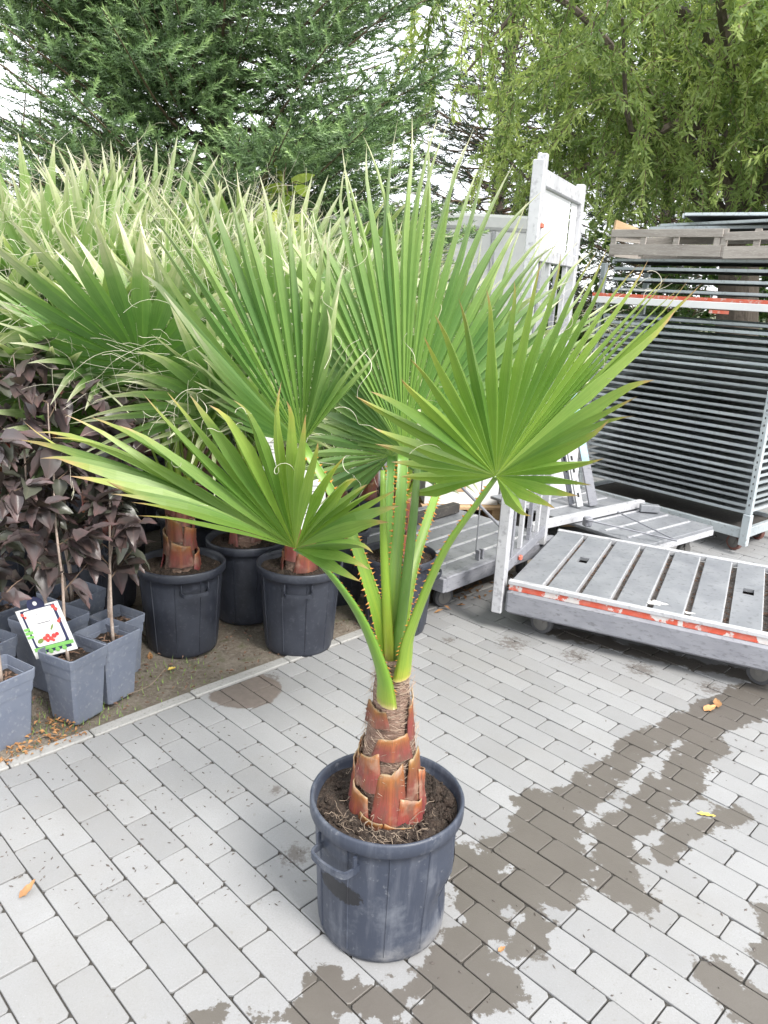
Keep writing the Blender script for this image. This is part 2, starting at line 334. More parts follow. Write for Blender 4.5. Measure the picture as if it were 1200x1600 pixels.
# wet areas on the paving: capsules (world xy) -> node mask
def px2(x, y): p = gnd(x, y); return p[0], p[1]
WET = [((1190, 1085), (1075, 1135), .13), ((1070, 1135), (985, 1170), .075), ((985, 1175), (925, 1225), .06), ((925, 1230), (840, 1285), .075),
       ((1120, 1130), (1075, 1190), .08), ((1080, 1190), (1030, 1245), .085), ((1025, 1250), (960, 1300), .075), ((850, 1260), (880, 1350), .115),
       ((950, 1310), (985, 1395), .085), ((880, 1340), (770, 1330), .095), ((860, 1390), (750, 1400), .10), ((760, 1440), (730, 1340), .09),
       ((730, 1480), (770, 1550), .085), ((700, 1500), (690, 1600), .09), ((840, 1440), (820, 1480), .05), ((600, 1570), (500, 1540), .06), ((510, 1560), (470, 1600), .055),
       ((330, 1590), (300, 1600), .03), ((420, 1590), (400, 1600), .03), ((1130, 1530), (1210, 1600), .075), ((1200, 1430), (1215, 1490), .05), ((1160, 1270), (1060, 1300), .045), ((1060, 1305), (1035, 1330), .045),
       ((860, 985), (1200, 1065), .07)]
def wet_mask(t):
    pos = coords(t, 'World')
    nd = N(t, 'ShaderNodeTexNoise'); nd.inputs['Scale'].default_value = 22; nd.inputs['Detail'].default_value = 6; nd.inputs['Roughness'].default_value = .7
    t.links.new(pos, nd.inputs['Vector'])
    sp = N(t, 'ShaderNodeSeparateXYZ'); t.links.new(pos, sp.inputs[0])
    cur = None
    for a, b, r in WET:
        a, b = px2(*a), px2(*b); d = (b[0] - a[0], b[1] - a[1]); l2 = d[0] ** 2 + d[1] ** 2
        dx = math_n(t, 'SUBTRACT', sp.outputs[0], a[0]); dy = math_n(t, 'SUBTRACT', sp.outputs[1], a[1])
        h = math_n(t, 'MULTIPLY_ADD', dx, d[0] / l2, math_n(t, 'MULTIPLY', dy, d[1] / l2), clamp=True)
        ex = math_n(t, 'MULTIPLY_ADD', h, -d[0], dx); ey = math_n(t, 'MULTIPLY_ADD', h, -d[1], dy)
        q = math_n(t, 'SQRT', math_n(t, 'MULTIPLY_ADD', ex, ex, math_n(t, 'MULTIPLY', ey, ey)))
        q = math_n(t, 'SUBTRACT', q, r * .82)
        cur = q if cur is None else math_n(t, 'SMOOTH_MIN', cur, q, 0.02)
    big = noise(t, 7, 2, pos)
    dist = math_n(t, 'ADD', cur, math_n(t, 'MULTIPLY_ADD', nd.outputs['Fac'], 0.17, -0.085))
    dist = math_n(t, 'ADD', dist, math_n(t, 'MULTIPLY_ADD', big, 0.16, -0.085))
    mask = ramp(t, math_n(t, 'MULTIPLY_ADD', dist, 1.0, 0.5), [(0.496, 1.0), (0.504, 0.0)])
    isl = ramp(t, noise(t, 11, 5, pos, .65), [(0.655, 0.0), (0.67, 1.0)])
    return math_n(t, 'MULTIPLY', mask, math_n(t, 'SUBTRACT', 1.0, isl)), pos
def soil_stain(t, pos):
    a = px2(382, 1078)
    sp = N(t, 'ShaderNodeSeparateXYZ'); t.links.new(pos, sp.inputs[0])
    dx = math_n(t, 'SUBTRACT', sp.outputs[0], a[0]); dy = math_n(t, 'SUBTRACT', sp.outputs[1], a[1])
    q = math_n(t, 'SQRT', math_n(t, 'MULTIPLY_ADD', dx, dx, math_n(t, 'MULTIPLY', dy, dy)))
    q = math_n(t, 'ADD', q, math_n(t, 'MULTIPLY_ADD', noise(t, 18, 4, pos), 0.05, -0.025))
    return ramp(t, q, [(0.150, 1.0), (0.158, 0.0)])
def m_paver():
    m, t, b, o = new_mat('paver')
    wet, pos = wet_mask(t)
    n1 = noise(t, 5, 5, pos, .6); n2 = noise(t, 220, 3, pos, .7); n3 = noise(t, 38, 4, pos, .6)
    c = mixc(t, n1, (0.226, 0.228, 0.234), (0.279, 0.281, 0.286))
    h = N(t, 'ShaderNodeHueSaturation'); t.links.new(c, h.inputs['Color']); t.links.new(math_n(t, 'MULTIPLY_ADD', objrand(t), 0.20, 0.90), h.inputs['Value']); c = h.outputs[0]
    c = mixc(t, ramp(t, n2, [(0.3, 0.45), (0.5, 0.0)]), c, (0.2, 0.196, 0.19))
    c = mixc(t, ramp(t, n2, [(0.62, 0.0), (0.75, 0.4)]), c, (0.46, 0.46, 0.46))
    c = mixc(t, ramp(t, n3, [(0.64, 0.0), (0.74, 0.6)]), c, (0.19, 0.18, 0.165)); c = mixc(t, ramp(t, noise(t, 1.7, 5, pos, .65), [(.48, 0.0), (.72, .38)]), c, (0.22, 0.21, 0.195))
    wc = mixc(t, n1, (0.090, 0.080, 0.070), (0.132, 0.120, 0.108)); wc = mixc(t, ramp(t, n2, [(0.35, .35), (0.6, 0.0)]), wc, (0.11, 0.1, 0.09))
    c = mixc(t, wet, c, wc)
    # scuffed soil beside the pot; ragged darker patches along the trolley's near edge
    for (px, py, r) in ((462, 1335, .10), (430, 1235, .05), (700, 1000, .07), (800, 1005, .16), (900, 1025, .14), (1000, 1045, .14), (1110, 1075, .12), (420, 1060, .10)):
        a = px2(px, py); sp = N(t, 'ShaderNodeSeparateXYZ'); t.links.new(pos, sp.inputs[0])
        dx = math_n(t, 'SUBTRACT', sp.outputs[0], a[0]); dy = math_n(t, 'SUBTRACT', sp.outputs[1], a[1])
        q = math_n(t, 'SQRT', math_n(t, 'MULTIPLY_ADD', dx, dx, math_n(t, 'MULTIPLY', dy, dy)))
        f = math_n(t, 'SUBTRACT', 1.0, math_n(t, 'DIVIDE', q, r), clamp=True)
        f = ramp(t, math_n(t, 'MULTIPLY', math_n(t, 'POWER', f, .5), noise(t, 42, 5, pos, .7)), [(0.34, 0.0), (0.46, 0.75)])
        c = mixc(t, f, c, (0.10, 0.085, 0.075))
    c = mixc(t, math_n(t, 'MULTIPLY', soil_stain(t, pos), 0.9), c, mixc(t, n3, (0.085, 0.065, 0.055), (0.17, 0.14, 0.12)))
    t.links.new(c, b.inputs['Base Color'])
    t.links.new(math_n(t, 'MULTIPLY_ADD', wet, -0.50, 0.86), b.inputs['Roughness'])
    bump(t, b, math_n(t, 'ADD', n2, n3), .25, .003)
m_paver()
def m_ground():
    m, t, b, o = new_mat('bed_soil'); pos = coords(t, 'World')
    n1 = noise(t, 3.5, 6, pos, .65); n2 = noise(t, 60, 4, pos, .7); n3 = noise(t, 14, 4, pos)
    c = mixc(t, ramp(t, n1, [(.35, 0.0), (.65, 1.0)]), (0.13, 0.105, 0.082), (0.22, 0.19, 0.155))
    c = mixc(t, ramp(t, n2, [(.5, 0.0), (.75, .8)]), c, (0.30, 0.27, 0.23)); c = mixc(t, ramp(t, n2, [(.28, .7), (.42, 0.0)]), c, (0.04, 0.032, 0.026))
    c = mixc(t, ramp(t, n3, [(.56, 0.0), (.68, .5)]), c, (0.09, 0.105, 0.04))
    t.links.new(c, b.inputs['Base Color']); b.inputs['Roughness'].default_value = .95; bump(t, b, math_n(t, 'ADD', n2, n3), .8, .012)
    m, t, b, o = new_mat('joint_sand'); pos = coords(t, 'World'); n2 = noise(t, 90, 4, pos)
    t.links.new(mixc(t, n2, (0.025, 0.024, 0.022), (0.075, 0.07, 0.062)), b.inputs['Base Color']); b.inputs['Roughness'].default_value = .95
    bump(t, b, n2, .6, .004)
    m, t, b, o = new_mat('far_ground'); pos = coords(t, 'World'); n1 = noise(t, .6, 6, pos)
    t.links.new(mixc(t, n1, (0.06, 0.085, 0.03), (0.13, 0.13, 0.075)), b.inputs['Base Color']); b.inputs['Roughness'].default_value = .95
m_ground()
tag(MB().add([(-150, -150, -.035), (150, -150, -.035), (150, 150, -.035), (-150, 150, -.035)], [(0, 1, 2, 3)]).build('ground', 'far_ground'), kind='structure')

# planting bed: gently lumpy soil sheet left of the edging
def bed():
    nu, nv = 70, 90; us = np.linspace(-7.5, U_EDGE - .058, nu); vs = np.linspace(-1.5, 4.55, nv)
    V = []; 
    for i, u in enumerate(us):
        for j, v in enumerate(vs):
            z = -.012 + .012 * math.sin(7 * u + 2 * math.sin(3 * v)) + .008 * math.sin(11 * v + u * 5) + R(-.006, .006)
            if i == nu - 1: z = -.006
            V.append(uv(u, v, z))
    F = [(i * nv + j, (i + 1) * nv + j, (i + 1) * nv + j + 1, i * nv + j + 1) for i in range(nu - 1) for j in range(nv - 1)]
    tag(MB().add(V, F).build('planting_bed', 'bed_soil', smooth=True), kind='structure')
bed()

pave = tag(MB().add([uv(U_EDGE - .05, -6, -.007), uv(9, -6, -.007), uv(9, 4.55, -.007), uv(U_EDGE - .05, 4.55, -.007)], [(0, 1, 2, 3)]).add(
    [uv(-6, 4.55, -.007), uv(9, 4.55, -.007), uv(9, 9, -.007), uv(-6, 9, -.007)], [(0, 1, 2, 3)]).build('pavement', 'joint_sand'), kind='structure')
def stone_mesh(l, w, seed):
    rr = random.Random(seed); b = .0016; g = .0042
    l -= g; w -= g; T = .03
    mb = MB(); v = []
    def ring(ins, z):
        out = []
        for (sx, sy) in ((-1, -1), (1, -1), (1, 1), (-1, 1)):
            c = .004 + rr.random() * .005
            x, y = sx * (l / 2 - ins), sy * (w / 2 - ins)
            a = (x - sx * c, y) ; bb = (x, y - sy * c)
            pr = (a, bb) if sx * sy < 0 else (bb, a)
            if (sx, sy) in ((-1, -1),): pr = (bb, a)
            if (sx, sy) == (1, -1): pr = (a, bb)
            if (sx, sy) == (1, 1): pr = (bb, a)
            if (sx, sy) == (-1, 1): pr = (a, bb)
            out += [(p[0] + rr.uniform(-.0012, .0012), p[1] + rr.uniform(-.0012, .0012), z) for p in pr]
        return out
    st = rr.getstate(); r1 = ring(0, -T); rr.setstate(st); r2 = ring(0, -b); rr.setstate(st); r3 = ring(b, 0)
    v = r1 + r2 + r3
    f = [tuple(range(16, 24))] + [(k * 8 + i, k * 8 + (i + 1) % 8, k * 8 + 8 + (i + 1) % 8, k * 8 + 8 + i) for k in (0, 1) for i in range(8)]
    return mb.add(v, f)
FULL = [stone_mesh(BL, BW, i) for i in range(6)]; FULLM = [m.mesh('paving_stone', 'paver') for m in FULL]
cells = []
kmin, kmax = int((-6 - V0) / BW), int((9 - V0) / BW)
def proj(p):
    q = np.asarray(p) - O0; d = q @ _fw
    return (600 + FPX * (q @ CR) / d, 800 - FPX * (q @ CU) / d, d) if d > .05 else (1e6, 1e6, d)
for k in range(kmin, kmax):
    v = V0 + (k + .5) * BW; ulim = U_EDGE if v < 4.55 else -6
    off = U0 + (0 if k % 2 == 0 else BL / 2)
    i0 = int(math.floor((ulim - off) / BL)); i1 = int((7 - off) / BL)
    for i in range(i0, i1):
        a, b = off + i * BL, off + (i + 1) * BL
        if a < ulim: a = ulim
        if b - a < .03: continue
        c = uv((a + b) / 2, v); x, y, d = proj(c)
        inview = -60 < x < 1260 and 700 < y < 1680
        if d < .05 or d > 13 or abs(x - 600) > 1500: continue
        hidden = 0
        cells.append((0 if inview else 1, d, c, b - a))
cells.sort(key=lambda q: (q[0], q[1]))
rest = MB()
for n, (iv, d, c, l) in enumerate(cells):
    full = abs(l - BL) < 1e-4; vi = random.randrange(6)
    rz = YAW + R(-.008, .008); z = R(-.0015, .0012)
    if n < 300 and iv == 0:
        me = FULLM[vi] if full else stone_mesh(l, BW, n).mesh('paving_stone', 'paver')
        o = bpy.data.objects.new('paving_stone', me); COL.objects.link(o); o.parent = pave
        o.location = (c[0], c[1], z); o.rotation_euler = (R(-.004, .004), R(-.004, .004), rz)
    else:
        mb = FULL[vi] if full else stone_mesh(l, BW, n)
        ca, sa = math.cos(rz), math.sin(rz); vv = mb.v[0]
        rest.add(np.stack([c[0] + ca * vv[:, 0] - sa * vv[:, 1], c[1] + sa * vv[:, 0] + ca * vv[:, 1], vv[:, 2] + z], 1), mb.f[0])
tag(rest.build('paving_stones', 'paver', pave), kind='stuff')
v = -1.5; 
while v < 4.5:
    L = R(.30, .52); mb = MB().obox((-L / 2 + .003, -.028, -.05), (L - .006, 0, 0), (0, .056, 0), (0, 0, .054), .004)
    o = mb.build('edging_stone', 'edging', pave, ori=(0, 0, 0)); c = uv(U_EDGE - .031 + R(-.003, .003), v + L / 2)
    o.location = (c[0], c[1], R(-.002, .003)); o.rotation_euler = (0, 0, YAW + PI / 2 + R(-.012, .012)); v += L
# ------------------------------------------------------------------ fan leaves
TS = np.array([0.0, .06, .16, .3, .42, .54, .66, .77, .87, .94, .985, 1.0])
def fan(hub, tips, nref, tf=.5, fold=.35, droop=.02, bow=.02, tfj=.07, curl=0.0, wmax=.0205, tipb=.55):
    """returns one (verts, faces, colours) per segment; neighbours share their valley lines up to the split"""
    hub = np.asarray(hub, float); T = np.asarray(tips, float); n = len(T); D = T - hub
    De = np.vstack([2 * D[0] - D[1], D, 2 * D[-1] - D[-2]])
    nr = []
    for i in range(n):
        c = np.cross(De[i + 2] - De[i], D[i]); c = nrm(c)
        if c @ nref < 0: c = -c
        nr.append(c)
    split = [tf + random.uniform(-tfj, tfj) for _ in range(n + 1)]
    out = []
    sag = np.array([0, 0, -1.0])
    for i in range(n):
        L = np.linalg.norm(D[i]); d = D[i]; nn = nr[i]; dr = droop * random.uniform(.4, 1.7); tw = random.uniform(-.5, .5)
        rnd = random.random(); cs = random.uniform(-1, 1); tipv = np.random.normal(size=3) * tipb + np.array([0, 0, -tipb * random.random()])
        side = nrm(np.cross(nn, d))
        def Rp(t): return hub + d * t + nn * (bow * L * math.sin(PI * t)) + sag * (dr * L * t ** 3.2) + side * (curl * cs * L * max(0, t - .55) ** 2) + tipv * (L * max(0, t - .8) ** 2)
        v = []; c = []
        hL = (De[i] - De[i + 1]) / 2; hR = (De[i + 2] - De[i + 1]) / 2
        hL, hR = (h_ * min(1.0, wmax / max(1e-6, np.linalg.norm(h_) * tf)) for h_ in (hL, hR))
        for t in TS:
            rp = Rp(t)
            row = []
            for hh, sp in ((hL, split[i]), (hR, split[i + 1])):
                if t <= sp: e = hh * t; fo = fold
                else:
                    s = (t - sp) / (1 - sp); e = hh * sp * (1 - s ** 1.2) * (1 - .18 * min(1, s * 4)); fo = fold * (1 + .8 * s)
                wd = np.linalg.norm(e); row.append(rp + e * .985 - nn * fo * wd)
            ww = np.linalg.norm(row[0] - row[1]) / 2
            row = [row[0], (row[0] + rp) / 2 + nn * fold * .2 * ww, rp + nn * fold * .55 * ww, (row[1] + rp) / 2 + nn * fold * .2 * ww, row[1]]
            v += row; c += [(t, 0, rnd), (t, .5, rnd), (t, 1, rnd), (t, .5, rnd), (t, 0, rnd)]
        f = [(a * 5 + b, a * 5 + b + 1, a * 5 + b + 6, a * 5 + b + 5) for a in range(len(TS) - 1) for b in range(4)]
        out.append((np.array(v), f, np.array(c), nn, split[i]))
    return out
def fan_coarse(hub, tips, nref, mb, tf=.5, fold=.35, droop=.03):
    hub = np.asarray(hub, float); T = np.asarray(tips, float); n = len(T); D = T - hub
    De = np.vstack([2 * D[0] - D[1], D, 2 * D[-1] - D[-2]]); ts = np.array([0.02, .28, .5, .72, .88, 1.0])
    fr = random.random()
    for i in range(n):
        nn = nrm(np.cross(De[i + 2] - De[i], D[i])); nn = nn if nn @ nref > 0 else -nn
        L = np.linalg.norm(D[i]); dr = droop * random.uniform(.3, 1.9); rnd = min(1, max(0, fr * .6 + random.random() * .4)); v = []; c = []
        bend = random.random() < .13; bx = nrm(np.random.normal(size=3)) * .3
        for t in ts:
            rp = hub + D[i] * t - np.array([0, 0, 1]) * dr * L * t ** 3
            if bend and t > .6: rp = rp + bx * L * (t - .6) - np.array([0, 0, 1]) * L * (t - .6) * .8
            for hh in ((De[i] - De[i + 1]) / 2, None, (De[i + 2] - De[i + 1]) / 2):
                if hh is None: v.append(rp); c.append((t, 1, rnd)); continue
                e = hh * t if t <= tf else hh * tf * max(0, (1 - (t - tf) / (1 - tf))) ** .85
                v.append(rp + e * .97 - nn * fold * np.linalg.norm(e)); c.append((t, 0, rnd))
        mb.add(v, [(a * 3 + b, a * 3 + b + 1, a * 3 + b + 4, a * 3 + b + 3) for a in range(len(ts) - 1) for b in range(2)], c)
def thread(mb, p, d, L, r, curl=1.0, n=11):
    """a curling leaf filament"""
    d = nrm(d); a = nrm(np.cross(d, np.random.normal(size=3))); b = np.cross(d, a)
    w = random.uniform(1.5, 5) * curl; pts = []; q = np.array(p, float); ph = random.uniform(0, 6.28); am = random.uniform(.4, 1.2) * curl
    for k in range(n):
        pts.append(q.copy()); s = k / n
        st = nrm(d + am * (math.cos(ph + w * s * 2) * a + math.sin(ph + w * s * 2) * b) * (.3 + s) + np.array([0, 0, -.5 * s]))
        q = q + st * L / n
    mb.tube(pts, r, 3, cap=False)

def channel(mb, pts, wid, th, facing, n_c=7):
    """U-shaped leaf stalk swept along pts, hollow side towards `facing`"""
    pts = np.asarray(pts, float); m = len(pts); tg = np.gradient(pts, axis=0); v = []; c = []; edges = []
    rnd = random.random()
    for i in range(m):
        tt = nrm(tg[i]); fc = np.asarray(facing, float); fc = nrm(fc - tt * (fc @ tt)); sd = np.cross(tt, fc); W = wid[i]; H = th[i]
        ring = []
        for k in range(n_c):          # back curve
            q = PI * k / (n_c - 1); ring.append((math.cos(q) * W, -math.sin(q) ** .8 * H))
        for k in range(1, n_c - 1):   # inner hollow
            q = PI * (1 - k / (n_c - 1)); ring.append((math.cos(q) * W * .96, -math.sin(q) * H * .35))
        for (x, y) in ring: v.append(pts[i] + sd * x + fc * y); c.append((i / (m - 1), 1 - min(1, abs(x) / W), rnd))
        edges.append((pts[i] + sd * W, pts[i] - sd * W, sd, tt, fc))
    k = 2 * n_c - 2
    f = [(i * k + j, i * k + (j + 1) % k, (i + 1) * k + (j + 1) % k, (i + 1) * k + j) for i in range(m - 1) for j in range(k)]
    f += [tuple(range(k)), tuple((m - 1) * k + j for j in range(k - 1, -1, -1))]
    mb.add(v, f, c); return edges
def spines(mb, edges, s0=.08, s1=.95, step=.015, size=.0078):
    for side in (0, 1):
        P = np.array([e[side] for e in edges]); seg = np.linalg.norm(np.diff(P, axis=0), axis=1); cum = np.concatenate([[0], np.cumsum(seg)]); tot = cum[-1]; s = tot * s0
        while s < tot * s1:
            i = min(np.searchsorted(cum, s) - 1, len(seg) - 1); f = (s - cum[i]) / seg[i]; p = P[i] * (1 - f) + P[i + 1] * f
            sd, tt, fc = edges[i][2] * (1 if side == 0 else -1), edges[i][3], edges[i][4]
            z = size * R(.6, 1.25); dr = nrm(sd + tt * R(-.6, .5) + fc * .25)
            b = [p - sd * .002 + tt * z * .38, p - sd * .002 - tt * z * .38, p - sd * .002 + fc * z * .25, p - sd * .002 - fc * z * .2]
            mb.add(b + [p + dr * z], [(0, 2, 4), (2, 1, 4), (1, 3, 4), (3, 0, 4)]); s += step * R(.6, 1.5)

# ------------------------------------------------------------------ pots
def round_pot(parent, r1, r0, h, nrib=10, handles=(2.6,), dent=None, full=True, soil_h=None, smoothn=56, mat='black_plastic'):
    """local coordinates, base at origin"""
    soil_h = soil_h or h - .035
    def warp(q, z):
        f = 1 + .006 * math.sin(2 * q + 1) + .004 * math.sin(3 * q)
        if dent:
            qa, zz, amt = dent; dq = (q - qa + PI) % (2 * PI) - PI
            f -= amt * math.exp(-(dq / .42) ** 2) * math.exp(-((z - zz) / .055) ** 2)
            f += amt * .5 * math.exp(-((dq + .15) / .3) ** 2) * math.exp(-((z - zz - .11) / .05) ** 2)
        return f
    rb = h - .045
    def rr(z): return r0 + (r1 - .012 - r0) * z / h
    prof = [(r0 * .86, .0), (r0 * .93, .002), (r0 * .985, .008), (r0, .022)] + [(rr(z), z) for z in np.linspace(.04, rb, 12)]
    prof += [(rr(rb) + .004, rb + .001), (r1 - .004, rb + .003), (r1, rb + .008), (r1, h - .006), (r1 - .003, h - .001), (r1 - .007, h), (r1 - .011, h - .003), (r1 - .013, h - .02), (rr(soil_h) - .006, soil_h - .01), (r0 * .8, soil_h - .05)]
    pot = MB().lathe(prof, smoothn, cap0=True, warp=warp).build('plant_pot', mat, parent, ori=(0, 0, 0), smooth=True)
    for k in range(nrib):
        q = 2 * PI * (k + .35) / nrib; u = np.array([math.cos(q), math.sin(q), 0]); s = np.array([-u[1], u[0], 0]); mb = MB()
        zz = np.linspace(.03, rb - .002, 8)
        pts = [u * (rr(z) * warp(q, z)) + np.array([0, 0, z]) for z in zz]
        v = []
        for p in pts: v += [p - s * .004 - u * .003, p + u * .0028, p + s * .004 - u * .003]
        mb.add(v, [(i * 3 + j, i * 3 + j + 1, i * 3 + j + 4, i * 3 + j + 3) for i in range(7) for j in range(2)])
        mb.build('rib', mat, pot, ori=(0, 0, 0), smooth=False)
    for q in handles:
        u = np.array([math.cos(q), math.sin(q), 0]); s = np.array([-u[1], u[0], 0]); z0 = rb - .045; rad = rr(z0)
        A = u * (rad - .01); mb = MB(); o = np.array([0, 0, z0]); hw = .062; out = .042
        pts = [A - s * hw + o - u * .005, A - s * hw * .98 + u * out * .75 + o, A - s * hw * .78 + u * (out + .006) + o, A + u * (out + .012) + o, A + s * hw * .78 + u * (out + .006) + o, A + s * hw * .98 + u * out * .75 + o, A + s * hw + o - u * .005]
        P = spline(pts, 19); v = []
        tg = np.gradient(P, axis=0)
        for p, t_ in zip(P, tg):
            nn = nrm(np.cross(t_, (0, 0, 1))); v += [p - nn * .0035 - [0, 0, .009], p + nn * .0035 - [0, 0, .009], p + nn * .0035 + [0, 0, .009], p - nn * .0035 + [0, 0, .009]]
        mb.add(v, [(i * 4 + j, i * 4 + (j + 1) % 4, i * 4 + 4 + (j + 1) % 4, i * 4 + 4 + j) for i in range(18) for j in range(4)])
        for sg in (-1, 1):          # webs up to the rim
            c0 = u * (rad - .002) + s * hw * sg
            mb.obox(c0 - s * .0025 + [0, 0, z0 - .012], s * .005, u * .012, (0, 0, .054))
        mb.build('handle', mat, pot, ori=(0, 0, 0))
    # soil: lumpy disc
    nr, na = 14, 44; V = [(0, 0, soil_h)]; F = []
    for i in range(1, nr + 1):
        for k in range(na):
            q = 2 * PI * k / na; r = (rr(soil_h) - .004) * i / nr; z = soil_h + (R(-.007, .009) if i < nr else 0) + .010 * math.exp(-(r / .09) ** 2) + .006 * math.sin(5 * q + i)
            V.append((r * math.cos(q), r * math.sin(q), z))
    F += [(0, 1 + k, 1 + (k + 1) % na) for k in range(na)]
    F += [(1 + (i - 1) * na + k, 1 + i * na + k, 1 + i * na + (k + 1) % na, 1 + (i - 1) * na + (k + 1) % na) for i in range(1, nr) for k in range(na)]
    soil = MB().add(V, F).build('soil', 'soil', pot, ori=(0, 0, 0))
    return pot, soil_h
def palm_trunk(parent, z0, z1, rb, rt, boots, ori=(0, 0, 0), lean=(0, 0), seed=1, fine=True, ex_=.75):
    """fibrous stem with the cut leaf bases of old fronds; local coordinates"""
    rr = random.Random(seed); n = 28; m = 16; V = []
    ax = lambda s: np.array([lean[0] * s, lean[1] * s, z0 + (z1 - z0) * s])
    rad = lambda s: rb + (rt - rb) * min(1, max(0, s)) ** ex_ + .006 * math.exp(-(s / .12) ** 2)
    for i in range(m):
        s = i / (m - 1)
        for k in range(n):
            q = 2 * PI * k / n; V.append(ax(s) + np.array([math.cos(q), math.sin(q), 0]) * (rad(s) * (.9 + rr.uniform(-.05, .05))))
    F = [(i * n + k, i * n + (k + 1) % n, i * n + n + (k + 1) % n, i * n + n + k) for i in range(m - 1) for k in range(n)] + [tuple((m - 1) * n + k for k in range(n))]
    tr = MB().add(V, F).build('trunk', 'fibre_brown', parent, ori=(0, 0, 0))
    for (q0, s0, s1, wa, flare) in boots:
        mb = MB(); rows = 9; cols = 9; v = []; c = []; rnd = rr.random(); jag = [rr.uniform(-.02, .02) for _ in range(cols)]; tilt = rr.choice((-1, 1)) * rr.uniform(.06, .20); notch = rr.uniform(.0, .04)
        for i in range(rows):
            t = i / (rows - 1)
            for j in range(cols):
                x = j / (cols - 1) * 2 - 1
                s = s0 + (s1 - s0) * (t + t * t * (jag[j] * (t > .9) + tilt * x - notch * (1 - abs(x))))
                s = min(max(s, -.03), 1.12)
                ww = wa * (1.0 - .30 * t); q = q0 + x * ww
                r_ = rad(max(s, 0)) * (1.0 + .035 * (1 - x * x)) + flare * t ** 1.5 * (1 - .35 * x * x) + .004
                v.append(ax(s) + np.array([math.cos(q), math.sin(q), 0]) * (r_ + rr.uniform(-.0016, .0016) + .0022 * math.sin(q * 9 + q0 * 7))); c.append((min(1, t * .97), 1 - abs(x), rnd))
        n1 = len(v)
        for k in range(n1):     # inner face -> real thickness
            p = v[k]; a = ax((p[2] - z0) / (z1 - z0)); v.append(p + nrm(a - p) * .0035); c.append((1.0 if k >= n1 - cols else c[k][0], 0, rnd))
        F = [(i * cols + j, i * cols + j + 1, i * cols + cols + j + 1, i * cols + cols + j) for i in range(rows - 1) for j in range(cols - 1)]
        F += [tuple(n1 + a for a in reversed(q)) for q in F]
        rim = [i * cols for i in range(rows)] + [(rows - 1) * cols + j for j in range(1, cols)] + [i * cols + cols - 1 for i in range(rows - 2, -1, -1)]
        F += [(rim[a], rim[a + 1], n1 + rim[a + 1], n1 + rim[a]) for a in range(len(rim) - 1)]
        lb = mb.add(v, F, c).build('leaf_base', 'sheath', tr, ori=(0, 0, 0), smooth=True)
    if fine:
        mb = MB()
        for k in range(520):
            s = rr.uniform(0, 1) ** 1.3; q = rr.uniform(0, 6.28); r_ = rad(s) * .93
            p = ax(s) + np.array([math.cos(q), math.sin(q), 0]) * r_; tn = np.array([-math.sin(q), math.cos(q), rr.uniform(-.5, .7)])
            pts = [p + tn * R(-.02, .02), p + np.array([math.cos(q), math.sin(q), 0]) * .006, p + tn * .03 + np.array([math.cos(q), math.sin(q), 0]) * R(0, .012)]
            mb.tube(pts, rr.uniform(.0003, .0007), 3, cap=False)
        tag(mb.build('fibre', 'thread_brown', tr, ori=(0, 0, 0)), kind='stuff')
    return tr, ax

# ------------------------------------------------------------------ the big palm in front
PC = np.array([0.046, 1.757, 0])
palm = thing('potted_palm', 'tall fan palm with orange leaf bases in dark pot standing alone on the paving', 'palm', tuple(PC))
# its pot: scuffed blue-black plastic, dusty
def m_pot():
    m, t, b, o = new_mat('scuffed_pot'); v = coords(t)
    n1 = noise(t, 9, 6, v, .65); n2 = noise(t, 45, 5, v, .7); n3 = noise(t, 4, 3, v); sp = N(t, 'ShaderNodeSeparateXYZ'); t.links.new(v, sp.inputs[0])
    c = mixc(t, n3, (0.027, 0.034, 0.054), (0.048, 0.058, 0.084))
    c = mixc(t, ramp(t, noise(t, 22, 5, stretch(t, v, (1, 1, .12)), .7), [(.5, 0.0), (.72, .45)]), c, (0.15, 0.16, 0.19)); c = mixc(t, ramp(t, n1, [(.52, 0.0), (.72, .55)]), c, (0.19, 0.205, 0.235)); c = mixc(t, ramp(t, n2, [(.62, 0.0), (.72, .35)]), c, (0.30, 0.31, 0.33))
    # dried lime dust near the foot, one dark bare smear on the side facing the camera
    low = math_n(t, 'MULTIPLY', ramp(t, sp.outputs[2], [(0.0, 1.0), (0.07, 0.0)]), ramp(t, n1, [(.45, 0.0), (.62, .7)])); c = mixc(t, low, c, (0.30, 0.29, 0.28))
    a = np.array([-.112, -.15, .205]); vm = N(t, 'ShaderNodeVectorMath', operation='SUBTRACT'); t.links.new(v, vm.inputs[0]); vm.inputs[1].default_value = tuple(a)
    mp = N(t, 'ShaderNodeMapping'); mp.inputs['Rotation'].default_value = (0, .75, 0); mp.inputs['Scale'].default_value = (17, 6, 32); t.links.new(vm.outputs[0], mp.inputs['Vector'])
    ln = N(t, 'ShaderNodeVectorMath', operation='LENGTH'); t.links.new(mp.outputs[0], ln.inputs[0])
    f = ramp(t, math_n(t, 'ADD', ln.outputs['Value'], math_n(t, 'MULTIPLY_ADD', n2, 1.2, -.6)), [(0.93, 1.0), (1.0, 0.0)])
    c = mixc(t, f, c, (0.016, 0.017, 0.021))
    t.links.new(c, b.inputs['Base Color']); t.links.new(ramp(t, n1, [(.3, .42), (.7, .62)]), b.inputs['Roughness']); bump(t, b, n2, .12, .003)
m_pot()
pot, soil_z = round_pot(palm, .205, .175, .395, 11, handles=(4.02, 0.75), dent=(-.35, .12, .10), mat='scuffed_pot', soil_h=.362)
